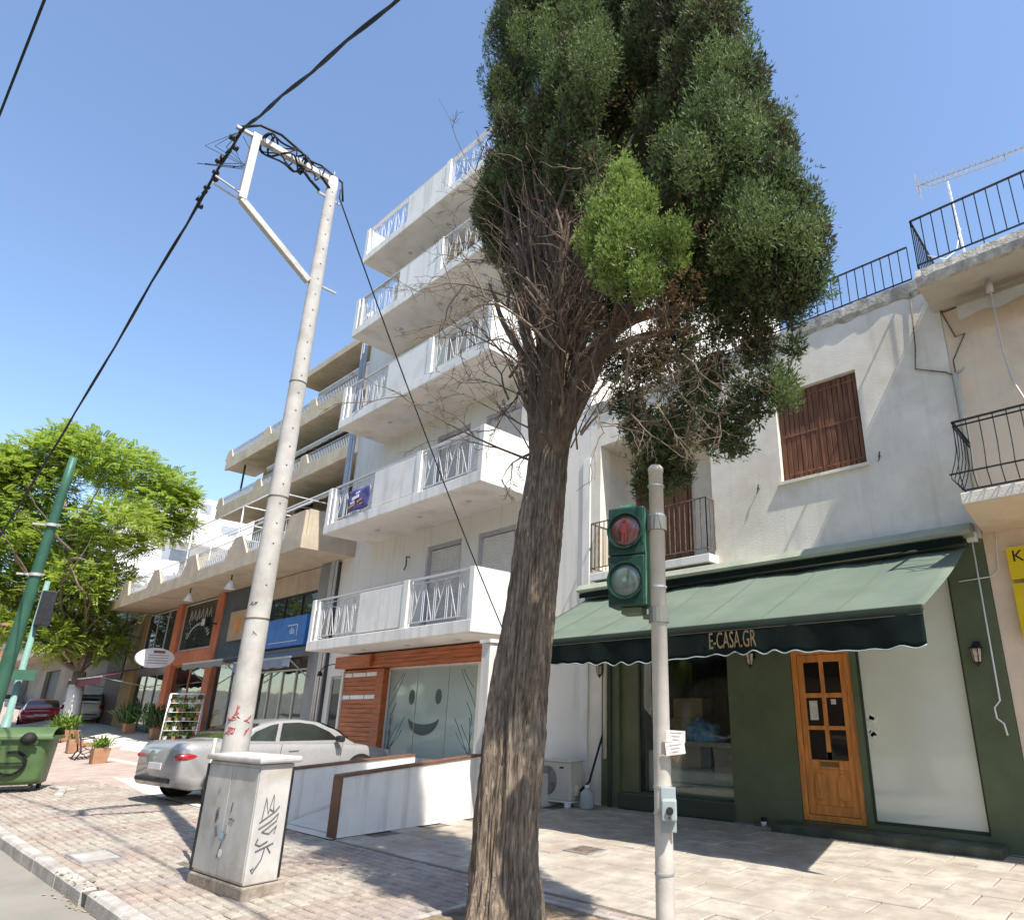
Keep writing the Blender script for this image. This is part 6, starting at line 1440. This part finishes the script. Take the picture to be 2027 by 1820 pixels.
big = [(1045, 60, 95, 3.9), (1010, 180, 60, 3.8), (1045, 290, 50, 3.9), (1130, 30, 100, 4.2), (1150, 150, 90, 3.7), (1250, 60, 110, 4.3), (1340, 80, 110, 4.2), (1410, 60, 80, 4.0), (1290, 190, 100, 4.5), (1390, 170, 100, 4.1), (1470, 170, 70, 4.1), (1200, 250, 80, 4.5), (1330, 280, 90, 4.3), (1440, 260, 80, 3.8), (1505, 260, 60, 4.1), (1370, 330, 85, 3.7), (1460, 350, 75, 4.1), (1530, 360, 60, 4.0), (1540, 300, 45, 4.3), (1400, 420, 80, 4.0), (1500, 450, 80, 3.8), (1580, 420, 60, 4.1), (1600, 480, 55, 4.0), (1540, 540, 80, 4.0), (1450, 520, 80, 4.3), (1590, 560, 55, 4.1), (1370, 520, 70, 4.4), (1480, 610, 60, 4.2), (1300, 420, 80, 4.6), (985, 385, 45, 3.85), (975, 450, 38, 3.95), (1240, 340, 60, 4.7), (1100, 230, 60, 4.5)]
lob = [lobe(x, y, r_, Y) for x, y, r_, Y in big]
low_ = [(1560, 610, 38, 4.1, .9), (1430, 650, 40, 4.3, .7), (1500, 690, 42, 4.2, .9), (1540, 770, 44, 4.0, .9), (1480, 800, 50, 4.0, .9), (1420, 850, 46, 4.0, .9), (1460, 875, 34, 4.1, .8), (1380, 770, 52, 4.2, .8), (1330, 850, 50, 4.2, .8), (1300, 910, 50, 4.2, .9), (1285, 960, 38, 4.2, .9), (1340, 930, 40, 4.3, .8), (1270, 850, 44, 4.3, .8), (1570, 690, 24, 4.1, .6), (1400, 590, 54, 4.2, .8), (1330, 600, 54, 4.5, .8), (1280, 720, 50, 4.6, .7), (1340, 690, 50, 4.6, .7), (1220, 720, 40, 4.6, .6), (1240, 800, 40, 4.5, .6), (1420, 730, 40, 4.3, .6), (962, 420, 34, 4.1, .7), (985, 500, 28, 4.3, .6)]
lob += [lobe(x, y, r_, Y, 1.3, d) for x, y, r_, Y, d in low_]
lob += [lobe(x, y, r_, Y, 1.3, .9) for x, y, r_, Y in [(1000, 340, 50, 4.5), (1050, 420, 60, 4.7), (1000, 470, 42, 4.4), (1090, 500, 60, 4.8), (1130, 390, 70, 4.7), (1060, 590, 48, 4.6), (1150, 560, 60, 4.8), (1190, 640, 45, 4.7), (1200, 460, 60, 4.8), (1110, 640, 40, 4.7), (1240, 580, 55, 4.7), (1060, 310, 55, 4.6), (1030, 540, 40, 4.5)]]
lob += [lobe(x, y, r_, Y, 1.3, .75) for x, y, r_, Y in [(1005, 255, 45, 3.6), (1060, 320, 45, 3.65), (1120, 290, 50, 3.5), (1175, 330, 45, 3.6), (1085, 230, 55, 3.6), (1150, 220, 50, 3.5), (1010, 330, 38, 3.6), (1100, 370, 36, 3.7)]]
# the top of the crown, above the picture
lob += [lobe(x, y, r_, Y) for x, y, r_, Y in [(1150, -110, 130, 4.0), (1290, -90, 120, 4.2), (1230, -260, 120, 4.1), (1150, -250, 100, 3.9), (1370, -60, 90, 4.1)]]
foliage('crown', sublobes(lob, 6, 26, .23), 3, 1150, .046, m_cyl, cy)
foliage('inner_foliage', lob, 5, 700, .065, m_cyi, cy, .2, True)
foliage('young_foliage', sublobes([lobe(x, y, r_, Y, 1.2, 1.15) for x, y, r_, Y in [(1235, 350, 34, 3.3), (1215, 420, 50, 3.3), (1265, 410, 42, 3.35), (1180, 470, 42, 3.3), (1240, 490, 55, 3.25), (1300, 480, 45, 3.35), (1345, 470, 28, 3.35), (1210, 540, 42, 3.3), (1280, 550, 40, 3.3), (1345, 520, 24, 3.4)]], 4, 26, .22, 2.4), 8, 2200, .034, m_cyy, cy, 1.0)
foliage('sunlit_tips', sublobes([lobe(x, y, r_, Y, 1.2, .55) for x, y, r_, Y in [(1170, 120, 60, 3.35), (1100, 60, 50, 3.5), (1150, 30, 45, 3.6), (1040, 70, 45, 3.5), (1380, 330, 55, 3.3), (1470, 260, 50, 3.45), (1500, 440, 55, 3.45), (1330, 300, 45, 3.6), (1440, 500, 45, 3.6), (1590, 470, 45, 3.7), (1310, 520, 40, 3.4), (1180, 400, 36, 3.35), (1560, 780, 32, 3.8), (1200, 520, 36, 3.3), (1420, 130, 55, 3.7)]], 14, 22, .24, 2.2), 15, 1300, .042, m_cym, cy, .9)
foliage('dead_foliage', [lobe(x, y, r_, Y, 1.3, d) for x, y, r_, Y, d in [(1310, 610, 42, 3.5, .8), (1360, 570, 32, 3.45, .9), (1330, 690, 50, 3.6, .5), (1290, 740, 50, 3.7, .35), (1370, 690, 40, 3.8, .4), (1260, 660, 40, 3.7, .3), (1300, 800, 40, 3.8, .25), (1240, 250, 70, 4.0, .25), (1000, 320, 50, 4.1, .25), (1440, 480, 60, 3.7, .18), (1390, 380, 60, 3.6, .15)]], 9, 1000, .034, m_cyb, cy, -.1)

# ------------------------------------------------------------------ street tree at the left
sb = aX(140, 1432, -37.5); sb.z = gh(sb.x, sb.y)
stt = thing('street_tree', 'bright green feathery leaved street tree with whitewashed trunk', 'tree', sb)
t2 = aX(158, 1330, -37.3)
MB().tube([sb + Vector((0, 0, -.1)), sb.lerp(t2, .5), t2], [.32, .27, .24], 14).build('trunk', m_bark, stt, smooth=True)
MB().tube([sb + Vector((.02, -.03, 0)), sb.lerp(t2, .45) + Vector((.02, -.03, 0)), sb.lerp(t2, .8) + Vector((.02, -.03, 0))], [.335, .29, .275], 14).build('whitewash', m_whitepaint, stt, smooth=True)
lim = MB(); rr = random.Random(3); D0 = (sb - C0).dot(fw)
ctr = aX(150, 1060, -37.5)
crown_pts = [(10, 930, 60, .2), (90, 900, 55, .2), (-40, 920, 60, .1), (370, 985, 30, .1), (60, 960, 75, .0), (170, 900, 70, .5), (250, 930, 70, -.3), (320, 1000, 60, .2), (340, 960, 45, .3), (110, 1060, 90, -1.), (230, 1040, 80, .8), (10, 1060, 80, .2), (160, 1150, 85, .5), (60, 1160, 80, -.5), (225, 1150, 48, .2), (190, 1230, 60, .0), (110, 1260, 55, .4), (220, 1280, 35, .3), (20, 1240, 60, .2), (335, 1050, 34, .1), (-60, 1000, 80, .2), (-80, 1150, 80, .3), (130, 870, 40, 0), (365, 1040, 30, .2), (270, 1080, 30, .4)]
lbs = []
for px, py, r_, dx in crown_pts:
    c_ = aX(px, py, -37.5 + dx * 2.2); q = r_ * (c_ - C0).dot(fw) / F; lbs.append((c_, q))
    twig(lim, t2, c_ - t2, (c_ - t2).length * .7, .11, 1, rr)
lim.build('limbs', m_bark, stt, smooth=True, recalc=False)
def fronds(lobes, seed, dens):
    g = np.random.default_rng(seed); P_, D_ = [], []
    for c_, r_ in lobes:
        n_ = int(dens * r_ * r_); u = g.normal(size=(n_, 3)); u /= np.linalg.norm(u, axis=1)[:, None]; f_ = g.uniform(.35, 1.05, size=(n_, 1)); off = u * f_ * r_; off[:, 2] *= .72
        P_.append(np.array(c_)[None] + off); d = u * np.array([1, 1, .35])[None] + g.normal(size=u.shape) * .45; d[:, 2] += .1; d /= np.linalg.norm(d, axis=1)[:, None]; D_.append(d)
    p = np.concatenate(P_); d = np.concatenate(D_); s = np.cross(d, np.array([0, 0, 1.])); s /= np.linalg.norm(s, axis=1)[:, None] + 1e-6; n_ = len(p); Lf = g.uniform(.28, .55, size=(n_, 1)); out = []
    for k in range(5):
        t = (k + .5) / 5; base = p + d * Lf * t; base[:, 2:3] -= .22 * Lf * t * t
        for sg in (-1, 1):
            ll = Lf * .34 * (1 - .5 * t); e = d * .45 + s * sg; e[:, 2] -= .25; tip = base + e * ll; mid = base + e * ll * .5
            out += [base, mid + d * .045 * Lf / .4, tip, mid - d * .045 * Lf / .4]
    return np.stack(out, 1).reshape(-1, 3)
co = fronds(lbs, 4, 340); offv = worldloc(stt); co = co - np.array(offv)[None]
me = bpy.data.meshes.new('crown'); nv = len(co); nf = nv // 4
me.vertices.add(nv); me.vertices.foreach_set('co', co.astype(np.float32).ravel()); me.loops.add(nv); me.loops.foreach_set('vertex_index', np.arange(nv, dtype=np.int32)); me.polygons.add(nf); me.polygons.foreach_set('loop_start', np.arange(0, nv, 4, dtype=np.int32)); me.polygons.foreach_set('loop_total', np.full(nf, 4, dtype=np.int32)); me.update(calc_edges=True)
me.materials.append(leafmat('feathery_leaf', [(.25, .33, .045), (.34, .45, .07), (.46, .55, .11)], .4, .5, .8)); o = bpy.data.objects.new('crown', me); COL.objects.link(o); o.parent = stt
# the same kind of tree lines the other side of the street (seen in the shop windows)
for k, (tx, ty) in enumerate([(-22, -13.5), (-31, -14), (-40, -13), (-50, -14), (-12, -14), (-3, -13.5)]):
    r_ = stt.copy(); COL.objects.link(r_); r_.location = (tx, ty, gh(tx, 0) - .1); r_.rotation_euler = (0, 0, 1.3 * k)
    tag(r_, 'street tree of the row across the street, opposite the shops', 'tree', 'trees across the street')
    for ch in list(stt.children): c2 = ch.copy(); COL.objects.link(c2); c2.parent = r_
# fallen leaves along the kerb gap
fl = MB()
for k in range(60):
    x = random.gauss(-8.2, .35); y = random.gauss(2.02, .06); a = random.random() * 6.28; s_ = random.uniform(.01, .03); z = -.124 if y < 2.0 else .006
    fl.add([(x + s_ * math.cos(a + q), y + s_ * math.sin(a + q) * .6, z + random.uniform(0, .006)) for q in (0, 1.6, 3.1, 4.7)], [(0, 1, 2, 3)])
o = fl.build('fallen_leaves', mat('dry_leaf', (.38, .30, .14), .8, .3, 20, island=.4), recalc=False); o['kind'] = 'stuff'
tag(o, 'scatter of dry yellow leaves in the gap of the kerb', 'leaves')
